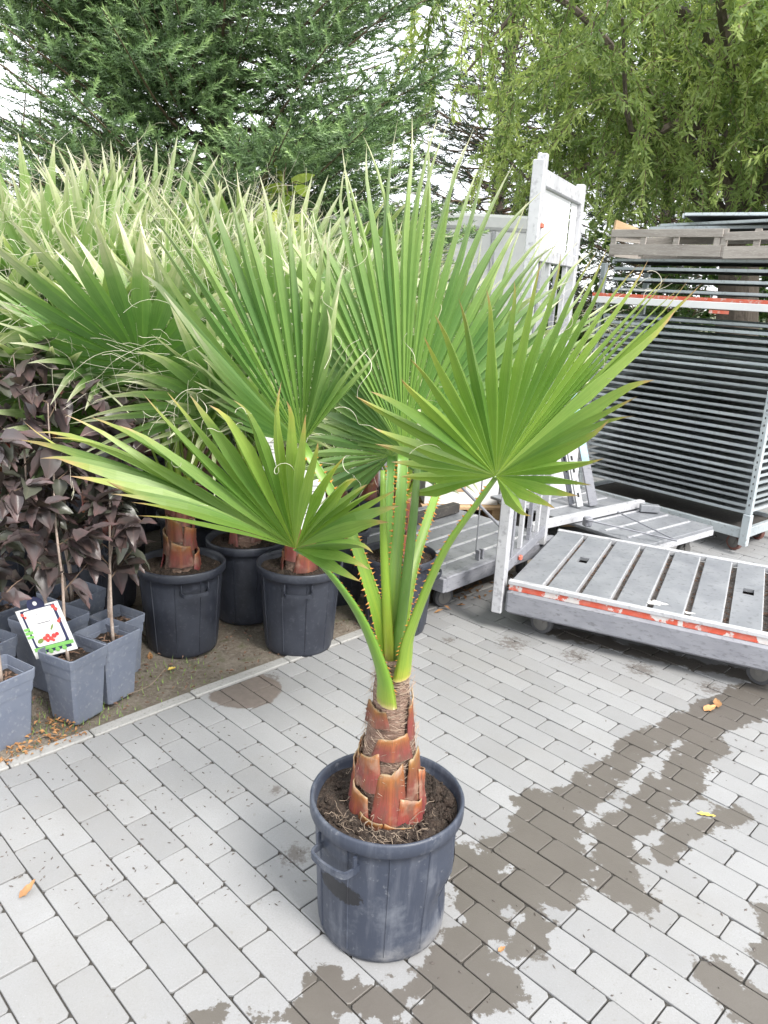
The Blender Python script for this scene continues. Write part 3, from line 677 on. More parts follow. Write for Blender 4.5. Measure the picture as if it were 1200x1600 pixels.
# torn flap on the right flank
mb = MB(); V = []
for i in range(7):
    z = .29 - i * .028; bulge = .011 * math.sin(PI * i / 6)
    for j, q in enumerate((-.10, .02, .14)):
        r = .185 + .0 * i + bulge * (1 if j < 2 else .2) - .006 * i * .3
        V.append((r * math.cos(q), r * math.sin(q), z))
mb.add(V, [(i * 3 + j, i * 3 + j + 1, i * 3 + j + 4, i * 3 + j + 3) for i in range(6) for j in range(2)]).build('torn_flap', 'tray_under', pot, ori=(0, 0, 0))
for q in (-1.62, -1.1, -2.15, -2.7, -.6):
    u = np.array([math.cos(q), math.sin(q), 0]); s = np.array([-u[1], u[0], 0]); mb = MB(); c0 = u * .168 + np.array([0, 0, .03])
    ring = [(math.cos(a) * s + math.sin(a) * np.array([0, 0, 1])) for a in np.linspace(0, 2 * PI, 13)[:-1]]
    mb.add([c0 + r * .012 + u * .001 for r in ring] + [c0 + r * .010 + u * .005 for r in ring] + [c0 + r * .006 + u * .004 for r in ring] + [c0 + u * .001],
           [(k * 12 + i, k * 12 + (i + 1) % 12, k * 12 + 12 + (i + 1) % 12, k * 12 + 12 + i) for k in (0, 1) for i in range(12)] + [(24 + i, 24 + (i + 1) % 12, 36) for i in range(12)])
    mb.build('drain_boss', 'scuffed_pot', pot, ori=(0, 0, 0))
# roots and crumbs on the soil
mb = MB()
for k in range(70):
    q, r = R(0, 6.28), .17 * math.sqrt(R(.25, 1)); 
    if k < 46: q = R(-2.6, -.7)
    p = np.array([r * math.cos(q), r * math.sin(q), soil_z + .006]); d = np.array([R(-1, 1), R(-1, 1), R(-.1, .6)])
    n = 9; pts = [p]; 
    for i in range(n): d = nrm(d + np.random.normal(size=3) * .55 + np.array([0, 0, -.15 if pts[-1][2] > soil_z + .02 else .15])); pts.append(pts[-1] + d * R(.004, .009))
    pts = [np.array([a[0], a[1], max(a[2], soil_z + .004)]) for a in pts]
    mb.tube(pts, R(.0004, .0011), 4, cap=False)
tag(mb.build('roots', 'root', pot, ori=(0, 0, 0)), kind='stuff')
mb = MB()
for k in range(420):
    q, r = R(0, 6.28), .18 * math.sqrt(R(.2, 1)); s_ = R(.003, .011); c0 = np.array([r * math.cos(q), r * math.sin(q), soil_z + .004])
    vv = np.random.normal(size=(6, 3)); vv = np.array([nrm(x) for x in [(1, 0, 0), (0, 1, 0), (-1, 0, 0), (0, -1, 0), (0, 0, 1), (0, 0, -1)]]) * s_ * np.random.uniform(.5, 1.2, (6, 1))
    mb.add(c0 + vv, [(0, 1, 4), (1, 2, 4), (2, 3, 4), (3, 0, 4), (1, 0, 5), (2, 1, 5), (3, 2, 5), (0, 3, 5)])
tag(mb.build('soil_crumbs', 'soil', pot, ori=(0, 0, 0)), kind='stuff')

tr_top = atY(614, 1030, 1.762)
F_ = -PI / 2   # towards camera
boots = [(F_ + .08, -.03, .38, .58, .004), (F_ - .95, -.03, .21, .52, .010), (F_ + .78, -.03, .17, .60, .009), (F_ - .42, -.04, .08, .45, .014), (F_ + 1.6, -.02, .28, .62, .010), (F_ - 1.9, -.02, .32, .62, .010), (PI / 2, -.02, .30, .7, .01), (F_ + .30, -.04, .05, .5, .016),
         (F_ - .78, .22, .44, .60, .004), (F_ + 1.05, .14, .44, .50, .004), (F_ - 1.7, .2, .42, .6, .004), (PI / 2 - .5, .2, .45, .8, .004), (PI / 2 + .9, .2, .42, .7, .004),
         (F_ + .12, .43, .575, .80, .004), (PI / 2, .42, .62, .9, .003), (F_ + .98, .54, .80, .30, .008), (F_ - .75, .62, .74, .75, .002)]
trunk, tax = palm_trunk(palm, soil_z - .01, tr_top[2], .093, .040, boots, lean=(tr_top[0] - PC[0], tr_top[1] - PC[1]), seed=4, ex_=1.05)

mb = MB()
for k in range(150):
    q = R(0, 6.28); z_ = soil_z + .004 + abs(R(-.03, .03)); r_ = .090 + R(-.004, .016) - (z_ - soil_z) * .15; u = np.array([math.cos(q), math.sin(q), 0]); s_ = np.array([-u[1], u[0], 0]); p = PC + u * r_ + np.array([0, 0, z_]); l = R(.008, .022); w_ = R(.004, .010); up_ = nrm(u * R(.1, .9) + np.array([0, 0, 1]) + s_ * R(-.6, .6))
    mb.add([p - s_ * w_, p + s_ * w_, p + up_ * l + s_ * w_ * R(.2, .8), p + up_ * l * R(.7, 1.1) - s_ * w_ * R(.2, .8)], [(0, 1, 2, 3)], [(R(.0, .3), .3, R(0, 1))] * 2 + [(R(.9, 1), .3, R(0, 1))] * 2)
tag(mb.build('bark_scales', 'sheath', trunk), kind='stuff')
def fan_px(hub, tips, Y, L, k, n, wa=.62):
    """frond hub and blade tips read off the photo; each tip gets the depth its blade length asks for"""
    H = atY(hub[0], hub[1], Y); dep = (H - O0) @ _fw; T = []
    for (x, y, *kk) in tips:
        kq = kk[0] if kk else k
        d2 = math.hypot(x - hub[0], y - hub[1]) * dep / FPX
        off = kq * math.sqrt(max(0, L * L - d2 * d2))
        r = ray(x, y); T.append(O0 + r * (dep + off))
    T = spline(T, 240); D = T - H; D /= np.linalg.norm(D, axis=1, keepdims=True)
    an = np.concatenate([[0], np.cumsum(np.arccos(np.clip((D[1:] * D[:-1]).sum(1), -1, 1)))]); an /= an[-1]
    mixed = wa * an + (1 - wa) * np.linspace(0, 1, 240); g = np.linspace(0, 1, n); g[1:-1] += np.random.uniform(-.18, .18, n - 2) / n
    return H, np.stack([np.interp(g, mixed, T[:, k]) for k in range(3)], 1)
def add_frond(petiole_px, hub, tips, Y, L, k, n, wid=(.026, .010), th=(.012, .006), facing=(0, -1, .6), mat='palm_leaf', nref=(0, -1, .5), tf=.5, fold=.35, droop=.03, bow=.03, sp=True, nthread=14, curl=.25, thr=(.05, .17), wa=.62):
    H, T = fan_px(hub, tips, Y, L, k, n, wa)
    P = [atY(x, y, yy) for (x, y, yy) in petiole_px] + [H]; P = spline(P, 22)
    ws = np.linspace(0, 1, 22); wd = wid[1] + (wid[0] - wid[1]) * (1 - ws) ** 1.6; tt = th[1] + (th[0] - th[1]) * (1 - ws) ** 1.3
    mb = MB(); edges = channel(mb, P, wd, tt, facing); fr = mb.build('frond', 'petiole', palm, smooth=True)
    if sp:
        mb = MB(); spines(mb, edges); tag(mb.build('spines', 'spine', fr), kind='stuff')
    segs = fan(H, T, np.asarray(nref, float), tf, fold, droop, bow, curl=curl)
    mt = MB()
    for i, (v, f, c, nn, spl) in enumerate(segs):
        MB().add(v, f, c).build('leaf_segment', mat, fr)
    for _ in range(nthread):
        i = random.randrange(len(segs)); v = segs[i][0].reshape(-1, 5, 3); r_ = random.randint(4, 10); p = v[r_, random.choice((0, 4))]
        thread(mt, p, v[min(r_ + 1, 11), 2] - v[r_ - 1, 2] + np.random.normal(size=3) * .06, R(*thr), R(.0003, .0005), R(.5, 1.5), 16)
    if nthread: tag(mt.build('leaf_threads', 'thread', fr), kind='stuff')
    return fr
# centre back fan
add_frond([(613, 1060, 1.770), (613, 1010, 1.772), (617, 900, 1.79), (626, 790, 1.85)], (630, 705),
          [(500, 690), (470, 600), (452, 500), (430, 400), (452, 330), (482, 299), (515, 238), (548, 222), (574, 205), (606, 196), (637, 184), (660, 182), (683, 199), (706, 192), (733, 211), (760, 236), (790, 252), (826, 313), (852, 341), (880, 380), (880, 470), (850, 560)],
          1.93, .95, .3, 40, (.024, .014), (.016, .008), mat='palm_leaf_cool', tf=.60, fold=.85, droop=.0, bow=-.02, curl=.35, facing=(0, -1, .3))
# behind right
add_frond([(618, 1055, 1.775), (627, 985, 1.79), (645, 890, 1.86), (672, 800, 1.98)], (695, 735),
          [(690, 480), (735, 400), (775, 350), (815, 335), (850, 345), (880, 345), (905, 360), (925, 395), (940, 440), (950, 490), (935, 560), (910, 640), (870, 720)],
          2.12, .85, .15, 22, (.022, .011), (.012, .006), mat='palm_leaf_cool', tf=.5, droop=.01, curl=.3, facing=(.2, -1, .3))
# low back fan, seen edge on
add_frond([(611, 1050, 1.78), (607, 975, 1.815), (606, 860, 1.9), (608, 770, 1.97)], (612, 712),
          [(520, 800), (470, 765), (455, 720), (462, 680), (490, 640), (540, 600), (600, 590), (660, 600), (720, 640), (760, 690), (770, 730), (720, 770)],
          2.02, .45, .5, 24, (.02, .011), (.012, .006), mat='palm_leaf_cool', tf=.6, droop=.06, curl=.3, nthread=22)
# upper left fan
add_frond([(611, 1060, 1.765), (603, 1005, 1.765), (578, 915, 1.76), (535, 800, 1.78)], (472, 694),
          [(330, 650), (312, 604), (300, 560), (285, 500), (215, 400), (200, 343), (220, 323), (242, 293), (267, 275), (287, 267), (335, 271), (383, 267), (440, 287), (487, 330), (527, 372), (530, 440), (518, 517), (550, 542), (598, 545)],
          1.82, .76, -.22, 30, (.028, .011), (.014, .006), mat='palm_leaf_cool', tf=.56, fold=.85, droop=.0, bow=-.02, curl=.3, facing=(.2, -1, .5))
# lower left fan
add_frond([(606, 1098, 1.705), (600, 1050, 1.69), (566, 965, 1.665), (510, 888, 1.63)], (462, 857),
          [(560, 905, -.3), (590, 830, -.5), (624, 765, -.3), (585, 752, -.3), (537, 715), (490, 662), (444, 598), (386, 602), (306, 608), (243, 603), (185, 640), (131, 628), (85, 655), (45, 648), (28, 664), (55, 688), (110, 722), (165, 752), (204, 770), (219, 795)],
          1.60, .68, -.45, 33, (.034, .010), (.020, .006), mat='palm_leaf', tf=.58, fold=.85, droop=.02, bow=.03, curl=.2, facing=(.6, .55, .5), nref=(0, -.6, 1), nthread=11, wa=.42)
# right fan
add_frond([(626, 1056, 1.735), (631, 1030, 1.718), (640, 985, 1.69), (690, 865, 1.66), (745, 785, 1.64)], (775, 744),
          [(640, 772, .4), (556, 612), (600, 607), (632, 573), (657, 526), (690, 481), (752, 451), (818, 417), (862, 402), (905, 393), (940, 388), (965, 394), (985, 402), (1012, 408), (1032, 416), (1048, 424), (1060, 432), (1070, 438), (1080, 447), (1087, 458), (1010, 590), (990, 632), (957, 663), (938, 742), (893, 778), (820, 812)],
          1.62, .67, -.35, 36, (.030, .011), (.018, .006), mat='palm_leaf', tf=.56, fold=.85, droop=.0, bow=.02, curl=.15, facing=(-.6, .55, .5), nref=(0, -.7, .8), nthread=13, wa=.38)
# young folded spear in the crown
P = spline([atY(616, 1050, 1.765), atY(640, 860, 1.78), atY(652, 735, 1.82), atY(655, 640, 1.86)], 14)
MB().tube(P, np.linspace(.016, .004, 14), 7, col=[(x, .3, .6) for x in np.linspace(.1, 1, 14)]).build('spear_leaf', 'palm_leaf_cool', palm, smooth=True)
P = spline([atY(610, 1050, 1.76), atY(600, 860, 1.77), atY(598, 735, 1.80)], 12)
MB().tube(P, np.linspace(.014, .006, 12), 7, col=[(x, .3, .6) for x in np.linspace(.0, .6, 12)]).build('old_leaf_stalk', 'petiole', palm, smooth=True)
# crown shaft fibre collar
mb = MB()
for k in range(260):
    s = R(.80, 1.02); a = tax(s); q = R(0, 6.28); r_ = .039 + R(-.002, .004); p = PC + a + np.array([math.cos(q) * r_, math.sin(q) * r_, 0])
    tn = np.array([-math.sin(q), math.cos(q), R(-.35, .35)]); mb.tube([p, p + tn * .014 + np.array([math.cos(q), math.sin(q), 0]) * .002, p + tn * .028 - np.array([math.cos(q), math.sin(q), 0]) * .006], .0009, 3, cap=False)
tag(mb.build('crown_fibre', 'thread_brown', palm), kind='stuff')
# ------------------------------------------------------------------ stock palms in the planting bed
def back_palm(seed, nfr, group):
    random.seed(seed); np.random.seed(seed)
    t = thing('stock_palm', 'x', 'palm', (0, 0, 0), 0, group)
    round_pot(t, .203, .160, .43, 10, handles=(-1.2, 1.9), smoothn=40)
    z0, z1 = .385, R(.74, .86)
    bt = []
    for k in range(15):
        s = k / 15; bt.append((k * 2.399, s * .8 - .02, s * .8 + .22, .85, .008))
    palm_trunk(t, z0, z1, .082, .042, bt, seed=seed, fine=False)
    mt = MB()
    for k in range(nfr):
        az = k * 2.399 + R(-.3, .3); g = k / (nfr - 1)
        el = math.radians(88 - 40 * g + R(-8, 8)); u = np.array([math.cos(az), math.sin(az), 0]); up = np.array([0, 0, 1.0])
        d0 = u * math.cos(el) + up * math.sin(el); lp = R(.42, .68) * (1.0 if g < .7 else .85)
        b0 = u * .03 + up * (z1 - .12 + .06 * (1 - g)); hub = b0 + d0 * lp + u * .06 * g
        mb = MB(); P = spline([b0, b0 + d0 * lp * .5 + up * .02, hub], 8); ed = channel(mb, P, np.linspace(.018, .008, 8), np.linspace(.012, .006, 8), -u * .6 + up * .5, 5)
        # blade
        e2 = el - R(.1, .45); dm = u * math.cos(e2) + up * math.sin(e2); sd = np.array([-u[1], u[0], 0]); nn = np.cross(dm, sd); nn = nn if nn[2] > 0 or True else -nn
        n = random.randint(18, 22); span = R(1.35, 1.75); L = R(.55, .78); T = []
        for a in np.linspace(-span, span, n):
            l = L * (1 - .26 * (a / span) ** 2) * R(.95, 1.05); q = dm * math.cos(a) + sd * math.sin(a) - nn * .25 * (abs(a) / span) ** 1.5 * 0.6
            T.append(hub + nrm(q) * l)
        bl = MB(); fan_coarse(hub, T, -nn if g < .2 else nn, bl, tf=R(.45, .58), droop=.02 + .08 * g)
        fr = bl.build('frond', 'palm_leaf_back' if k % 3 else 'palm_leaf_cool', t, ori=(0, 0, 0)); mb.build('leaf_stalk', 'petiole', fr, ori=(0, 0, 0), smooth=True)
        for _ in range(48):
            i = random.randrange(n); s = R(.5, 1.0); p = hub + (T[i] - hub) * s
            thread(mt, p, (T[i] - hub) + np.random.normal(size=3) * .45, R(.08, .28), R(.0003, .0007), R(.2, 1.0), 8)
    tag(mt.build('leaf_threads', 'thread', t, ori=(0, 0, 0)), kind='stuff')
    return t
GP = 'palms in stock rows in the planting bed'
protos = [back_palm(11, 12, GP), back_palm(23, 13, GP), back_palm(37, 12, GP)]
random.seed(5); np.random.seed(5)
PLACES = [(-.93, 3.35, .2, 1.0, 0, 'potted palm with bright orange-red stem right behind the square shrub pots'),
          (-.385, 3.42, 2.9, 1.0, 1, 'potted palm nearest the round soil stain, its pot handle facing the stain'),
          (-.70, 3.74, 1.2, 1.0, 2, 'potted palm set back between the two front black pots of the row'),
          (.085, 3.66, 4.1, .96, 0, 'potted palm close to the grey platform, seen behind the big palm stalks'),
          (-.27, 4.02, 5.2, 1.0, 2, 'potted palm in deep shade behind the low left fan of the big palm'),
          (-1.06, 4.12, .9, 1.02, 1, 'potted palm in the second row behind the orange-stemmed front palm'),
          (-1.47, 3.78, 3.6, 1.03, 2, 'potted palm rising just behind the purple shrubs'),
          (-1.62, 4.35, 2.2, 1.14, 0, 'palm with pale thready crown above the purple shrubs'),
          (-.55, 4.55, 4.8, 1.02, 0, 'palm in the third row behind the upper left fan'),
          (-1.15, 4.75, 1.7, 1.14, 1, 'palm in the third row below the spruce'),
          (-2.1, 4.75, 5.5, 1.22, 1, 'tall straw-tipped palm at the far left of the stock'),
          (-1.72, 5.15, .3, 1.26, 2, 'rear palm with bleached tips in front of the spruce boughs'),
          (-.12, 4.72, 2.5, 1.0, 1, 'rear palm hidden behind the tall centre fan'),
          (-.75, 5.25, 3.3, 1.2, 0, 'backmost palm below the middle of the spruce'),
          (-2.0, 3.75, 1.1, 1.04, 1, 'palm at the left picture edge over the purple leaves')]
for i, (x, y, rz, sc, vi, lab) in enumerate(PLACES):
    first = [p[4] for p in PLACES].index(vi) == i
    o = protos[vi] if first else copy_tree(protos[vi])
    o.location = (x, y, -.006); o.rotation_euler = (0, 0, rz); o.scale = (sc, sc, sc); o['label'] = lab

# ------------------------------------------------------------------ purple-leaved shrubs in square pots
def leaf_blade(l, w, fold, bend, mat, seed):
    rr = random.Random(seed); v = []; c = []; n = 9; rnd = rr.random()
    for i in range(n):
        t = i / (n - 1); x = t * l; hw = w * (math.sin(PI * t ** .8) ** .8) * (1 - .25 * t) if 0 < t < 1 else .0008
        z = -bend * l * t * t; rip = .0025 * math.sin(i * 2.4)
        v += [(x, -hw, z + fold * hw + rip), (x, -hw * .5, z + fold * hw * .4 - rip * .5), (x, 0, z), (x, hw * .5, z + fold * hw * .4 + rip * .5), (x, hw, z + fold * hw - rip)]
        c += [(t, 0, rnd), (t, .4, rnd), (t, 1, rnd), (t, .4, rnd), (t, 0, rnd)]
    f = [(a * 5 + b, a * 5 + b + 1, a * 5 + b + 6, a * 5 + b + 5) for a in range(n - 1) for b in range(4)]
    return MB().add(v, f, c).mesh('leaf', mat, smooth=True)
PL = [leaf_blade(R(.075, .10), R(.025, .033), R(.2, .7), R(-.1, .5), 'green_purple_leaf' if i > 7 else 'purple_leaf', i) for i in range(10)] + [leaf_blade(R(.06, .08), .018, .6, .2, 'purple_leaf_new', 50 + i) for i in range(3)]
def square_pot(parent, top, bot, h):
    mb = MB(); V = []
    def ring(s, z, ch):
        return [(a * s / 2 - (ch * a if k == 0 else 0), b * s / 2 - (ch * b if k else 0), z) for (a, b, ks) in ((1, -1, (1, 0)[::1]), (1, 1, (1, 0)), (-1, 1, (1, 0)), (-1, -1, (1, 0))) for k in ((0, 1) if a * b < 0 else (1, 0))]
    lv = [(bot * .97, 0, .012), (bot, .004, .012), (bot + (top - .012 - bot) * .86, h * .86, .012), (top - .006, h * .865, .010), (top, h * .99, .010), (top - .003, h, .010), (top - .009, h, .010), (top - .012, h * .85, .010), (bot + (top - bot) * .6, h * .7, .01)]
    for s, z, ch in lv: V += ring(s, z, ch)
    F = [(k * 8 + i, k * 8 + (i + 1) % 8, k * 8 + 8 + (i + 1) % 8, k * 8 + 8 + i) for k in range(len(lv) - 1) for i in range(8)] + [tuple(range(7, -1, -1))]
    pot = mb.add(V, F).build('square_pot', 'grey_plastic', parent, ori=(0, 0, 0))
    sh = h * .80; s = (bot + (top - bot) * .8) - .012; n = 12; V = []
    for i in range(n):
        for j in range(n): V.append(((i / (n - 1) - .5) * s, (j / (n - 1) - .5) * s, sh + R(-.006, .008)))
    MB().add(V, [(i * n + j, (i + 1) * n + j, (i + 1) * n + j + 1, i * n + j + 1) for i in range(n - 1) for j in range(n - 1)]).build('soil', 'soil', pot, ori=(0, 0, 0))
    mb = MB()
    for k in range(50):
        p = np.array([R(-.45, .45) * s, R(-.45, .45) * s, sh + .006]); d = nrm((R(-1, 1), R(-1, 1), R(-.2, .4))) * R(.006, .014); w_ = nrm(np.cross(d, (0, 0, 1))) * R(.002, .004)
        mb.add([p - d - w_, p + d - w_, p + d + w_, p - d + w_, p + (0, 0, .004)], [(0, 1, 4), (1, 2, 4), (2, 3, 4), (3, 0, 4)])
    tag(mb.build('bark_chips', 'bark_chip', pot, ori=(0, 0, 0)), kind='stuff')
    return sh
GS = 'purple shrubs in square pots'
def shrub(loc, rz, top, bot, h, H, nl, lab, seed, nst=1, stem_xy=None, z0leaf=.50, spread=.19):
    random.seed(seed); np.random.seed(seed)
    t = thing('purple_shrub', lab, 'shrub', (loc[0], loc[1], -.004), rz, GS)
    sh = square_pot(t, top, bot, h); leaves = []
    ir = Matrix.Rotation(-rz, 3, 'Z')
    for s_ in range(nst):
        bx = R(-.03, .03), R(-.03, .03)
        pts = [np.array([bx[0], bx[1], sh - .02])]; dr = np.array([R(-.06, .06), R(-.06, .06), 1.0])
        for k in range(9): dr = nrm(dr + np.array([R(-.1, .1), R(-.1, .1), .12])); pts.append(pts[-1] + dr * (H - sh) / 9)
        P = spline(pts, 18); MB().tube(P, np.linspace(.0075, .002, 18), 6).build('stem', 'stem_pale', t, ori=(0, 0, 0), smooth=True)
        nb = max(6, nl // 11 // nst)
        for b in range(nb):
            z = z0leaf + (H - z0leaf) * (b + R(0, .8)) / nb; i = np.argmin(abs(P[:, 2] - z)); p = P[i]; az = b * 2.4 + R(-.4, .4); fr = (z - z0leaf) / (H - z0leaf)
            l = spread * R(.6, 1.15) * (1.0 - .35 * fr); u = np.array([math.cos(az), math.sin(az), 0]); q = [p, p + u * l * .45 + [0, 0, l * R(.2, .45)], p + u * l * .85 + [0, 0, l * R(.35, .8)]]
            Q = spline(q, 7); MB().tube(Q, np.linspace(.0028, .0012, 7), 4).build('branch', 'twig', t, ori=(0, 0, 0))
            m = max(4, int(nl / nb / nst))
            for j in range(m):
                f = .25 + .75 * (j + R(0, .7)) / m; pt = Q[min(6, int(f * 6))]; a2 = az + R(-2.2, 2.2)
                leaves.append((pt, a2, R(-1.05, .45) if f < .85 else R(-.3, 1.0), f > .9 and fr > .75))
    for (p, a, el, new) in leaves:
        me = random.choice(PL[10:]) if (new and random.random() < .5) else random.choice(PL[:10])
        o = bpy.data.objects.new('leaf', me); COL.objects.link(o); o.parent = t; o.location = tuple(p); o.rotation_mode = 'XYZ'
        o.rotation_euler = (R(-.7, .7), -el, a); s = R(.9, 1.4); o.scale = (s, s, s)
    return t
AZ = math.radians(61)
SHR = [((-1.375, 2.50), .19, .142, .29, 1.12, 90, 'purple shrub in grey square pot at the picture edge, foremost of the row', 1),
       ((-1.180, 2.705), .19, .142, .29, 1.25, 110, 'purple shrub with pale stem passing the white berry label', 1),
       ((-1.105, 2.865), .19, .142, .29, 1.22, 112, 'purple shrub in grey square pot behind and touching the foremost cornered pot', 1),
       ((-1.135, 3.060), .175, .135, .27, 1.15, 100, 'purple shrub in the small square pot beside the round black pot', 1),
       ((-1.385, 2.965), .235, .19, .30, 1.40, 130, 'purple shrub in the large grey pot behind the white berry label', 1),
       ((-1.40, 3.235), .22, .18, .30, 1.52, 135, 'purple shrub with several stems in the rear square pot', 3),
       ((-1.56, 2.74), .20, .15, .29, 1.3, 110, 'purple shrub in square pot cut off by the picture edge, second row', 1),
       ((-1.66, 3.08), .20, .15, .29, 1.48, 120, 'purple shrub at the picture edge, third row from the paving', 1)]
for i, (loc, tp, bt, h, H, nl, lab, ns) in enumerate(SHR):
    shrub(loc, AZ + R(-.06, .06) - (0 if i else .0), tp, bt, h, H, nl, lab, 100 + i, ns)
random.seed(9); np.random.seed(9)

# ------------------------------------------------------------------ plant labels
def card(origin, ex, ey, W, H, name, lab, cat='label'):
    """flat printed card; ex, ey unit vectors in its plane, origin = lower left corner"""
    t = thing(name, lab, cat, tuple(origin)); nz_ = np.cross(ex, ey)
    def rect(x0, y0, x1, y1, d, mat, nm, par=None, r=0.0):
        mb = MB(); c = [(x0, y0), (x1, y0), (x1, y1), (x0, y1)]
        if r:
            c = []
            for (cx, cy, a0) in ((x1 - r, y0 + r, -PI / 2), (x1 - r, y1 - r, 0), (x0 + r, y1 - r, PI / 2), (x0 + r, y0 + r, PI)):
                c += [(cx + r * math.cos(a0 + a), cy + r * math.sin(a0 + a)) for a in np.linspace(0, PI / 2, 6)]
        n = len(c); v = [origin + ex * a * W + ey * b * H + nz_ * d for a, b in c] + [origin + ex * a * W + ey * b * H + nz_ * (d - .0006) for a, b in c]
        mb.add(v, [tuple(range(n)), tuple(range(2 * n - 1, n - 1, -1))] + [(i, n + i, n + (i + 1) % n, (i + 1) % n) for i in range(n)])
        return mb.build(nm, mat, par or t)
    def blob(x, y, rx, ry, d, mat, nm, par, n=14, rot=0.0):
        mb = MB(); v = []
        for k in range(n):
            a = 2 * PI * k / n; X, Y = rx * math.cos(a), ry * math.sin(a) * W / H; v.append(origin + ex * (x + X * math.cos(rot) - Y * math.sin(rot)) * W + ey * (y + X * math.sin(rot) + Y * math.cos(rot)) * H + nz_ * d)
        mb.add(v, [tuple(range(n))]).build(nm, mat, par)
    return t, rect, blob
lp = lambda x, y: atY(x, y, 2.70)
o_, px_, py_ = lp(57, 1030), lp(122, 1013), lp(44, 953)
ex = nrm(px_ - o_); W_ = np.linalg.norm(px_ - o_); eyv = py_ - o_; eyv = eyv - ex * (eyv @ ex); ey = nrm(eyv); H_ = np.linalg.norm(py_ - o_)
if np.cross(ex, ey) @ np.array([0, -1, 0]) < 0: pass
t_, rect, blob = card(o_, ex, ey, W_, H_, 'plant_label', 'white plant label with red berries hooked on the grey square pot')
cd = rect(0, 0, 1, 1, .001, 'paper', 'card'); nv = rect(.10, .08, .90, .97, .002, 'navy_print', 'printed_frame', cd)
blob(.5, 1.02, .2, .2, .0014, 'navy_print', 'hanging_tab', cd, 18); blob(.5, 1.06, .05, .05, .003, 'paper', 'hole', cd)
rect(.15, .22, .84, .95, .003, 'paper', 'text_field', cd, .06); rect(.06, .14, .98, .21, .0035, 'green_print', 'green_band', cd)
rect(.02, .50, .20, .56, .0035, 'green_print', 'green_mark', cd); rect(.02, .58, .16, .63, .0035, 'green_print', 'green_mark', cd); rect(.02, .42, .18, .47, .0035, 'green_print', 'green_mark', cd)
for k in range(4): blob(.25 + .16 * k, .095, .055, .055, .0034, 'green_print', 'symbol', cd)
for (a, b, r) in ((.40, .36, .07), (.48, .40, .07), (.53, .33, .07), (.62, .37, .075), (.44, .31, .06), (.70, .39, .06), (.57, .29, .05)): blob(a, b, r * .75, r * .75, .0040 + random.random() * .0004, 'red_print', 'berry', cd)
blob(.28, .33, .08, .05, .0038, 'weed', 'printed_leaf', cd, rot=.3); blob(.65, .54, .07, .025, .0038, 'weed', 'printed_leaf', cd, rot=.8)
for (a, b, r) in ((.86, .92, .07), (.90, .86, .06), (.85, .62, .06), (.90, .66, .04), (.13, .90, .06), (.17, .84, .05)): blob(a, b, r * .65, r * .65, .0038, 'red_print', 'berry', cd)
rect(.36, .66, .68, .675, .0038, 'grey_print', 'printed_line', cd)
rect(.42, .84, .46, .85, .0038, 'grey_print', 'printed_line', cd)
for (x, y, Y, w_, h_, lab) in ((490, 830, 3.1, 40, 95, 'blank white paper label hanging behind the low left fan'), (424, 735, 3.15, 26, 58, 'small white paper label hanging below the upper left fan')):
    a, b, c = atY(x - w_ / 2, y, Y), atY(x + w_ / 2, y, Y), atY(x - w_ / 2 + 4, y - h_, Y); e_x = nrm(b - a); e_y = c - a; e_y = nrm(e_y - e_x * (e_y @ e_x))
    t_, rect, blob = card(a, e_x, e_y, np.linalg.norm(b - a), np.linalg.norm(c - a), 'paper_label', lab)
    cd = rect(0, 0, 1, 1, .001, 'paper', 'card', None, .08)
    for k in range(7): rect(.15, .2 + .09 * k, .8 - .1 * (k % 3), .2 + .09 * k + .015, .002, 'grey_print', 'printed_line', cd)
    P = spline([a + e_x * .5 * np.linalg.norm(b - a) + e_y * np.linalg.norm(c - a) * .97, atY(x + 4, y - h_ - 30, Y + .03), atY(x + 10, y - h_ - 55, Y + .08)], 8); MB().tube(P, .0008, 3).build('string', 'thread', t_)

# ------------------------------------------------------------------ things lying on the ground
def fallen(x, y, l, w, rz, mat, lab, z=.004, curlv=.3):
    p = gnd(x, y); t = leaf_blade(l, w, .4, -curlv, mat, random.randrange(999)); o = bpy.data.objects.new('fallen_leaf', t); COL.objects.link(o)
    o.location = (p[0], p[1], z); o.rotation_euler = (0, 0, rz); return tag(o, lab, 'leaf', 'fallen leaves')
fallen(1088, 1272, .062, .010, -.25, 'yellow_leaf', 'yellow narrow leaf lying on the wet paving', curlv=.05)
fallen(1100, 1112, .07, .022, .5, 'dry_leaf', 'brown curled leaf of the pair on the wet patch near the trolley', curlv=.15)
fallen(1122, 1108, .06, .020, 1.4, 'dry_leaf', 'tan curled leaf of the pair on the wet patch near the trolley', .008, .2)
fallen(30, 1405, .055, .014, 1.1, 'dry_leaf', 'brown curled leaf on dry paving at the left picture edge', curlv=.4)
fallen(778, 1488, .02, .008, .3, 'dry_leaf', 'tiny reddish leaf scrap on wet paving beside the big pot', curlv=.5)
fallen(262, 1048, .035, .014, .4, 'yellow_leaf', 'small yellow leaf on the soil in front of the round pot', curlv=.2)
fallen(235, 1032, .05, .014, 1.9, 'dry_leaf', 'orange-brown leaf on soil between square and round pots', curlv=.3)
def litter(poly_uv, n, name, lab, mats, smin, smax, cat):
    mb = MB(); (u0, u1, v0, v1) = poly_uv
    for k in range(n):
        c = uv(R(u0, u1), R(v0, v1), R(.0, .02)); l, w_ = R(smin, smax), 0; w_ = l * R(.25, .5); a = R(0, 6.28); d = np.array([math.cos(a), math.sin(a), R(-.3, .5)]); s = np.array([-d[1], d[0], R(-.3, .3)])
        mb.add([c - d * l / 2, c + s * w_ / 2 + [0, 0, .004], c + d * l / 2, c - s * w_ / 2 + [0, 0, .006], c + [0, 0, -.002]], [(0, 4, 1), (1, 4, 2), (2, 4, 3), (3, 4, 0)])
    return tag(mb.build(name, mats), lab, cat, kind='stuff')
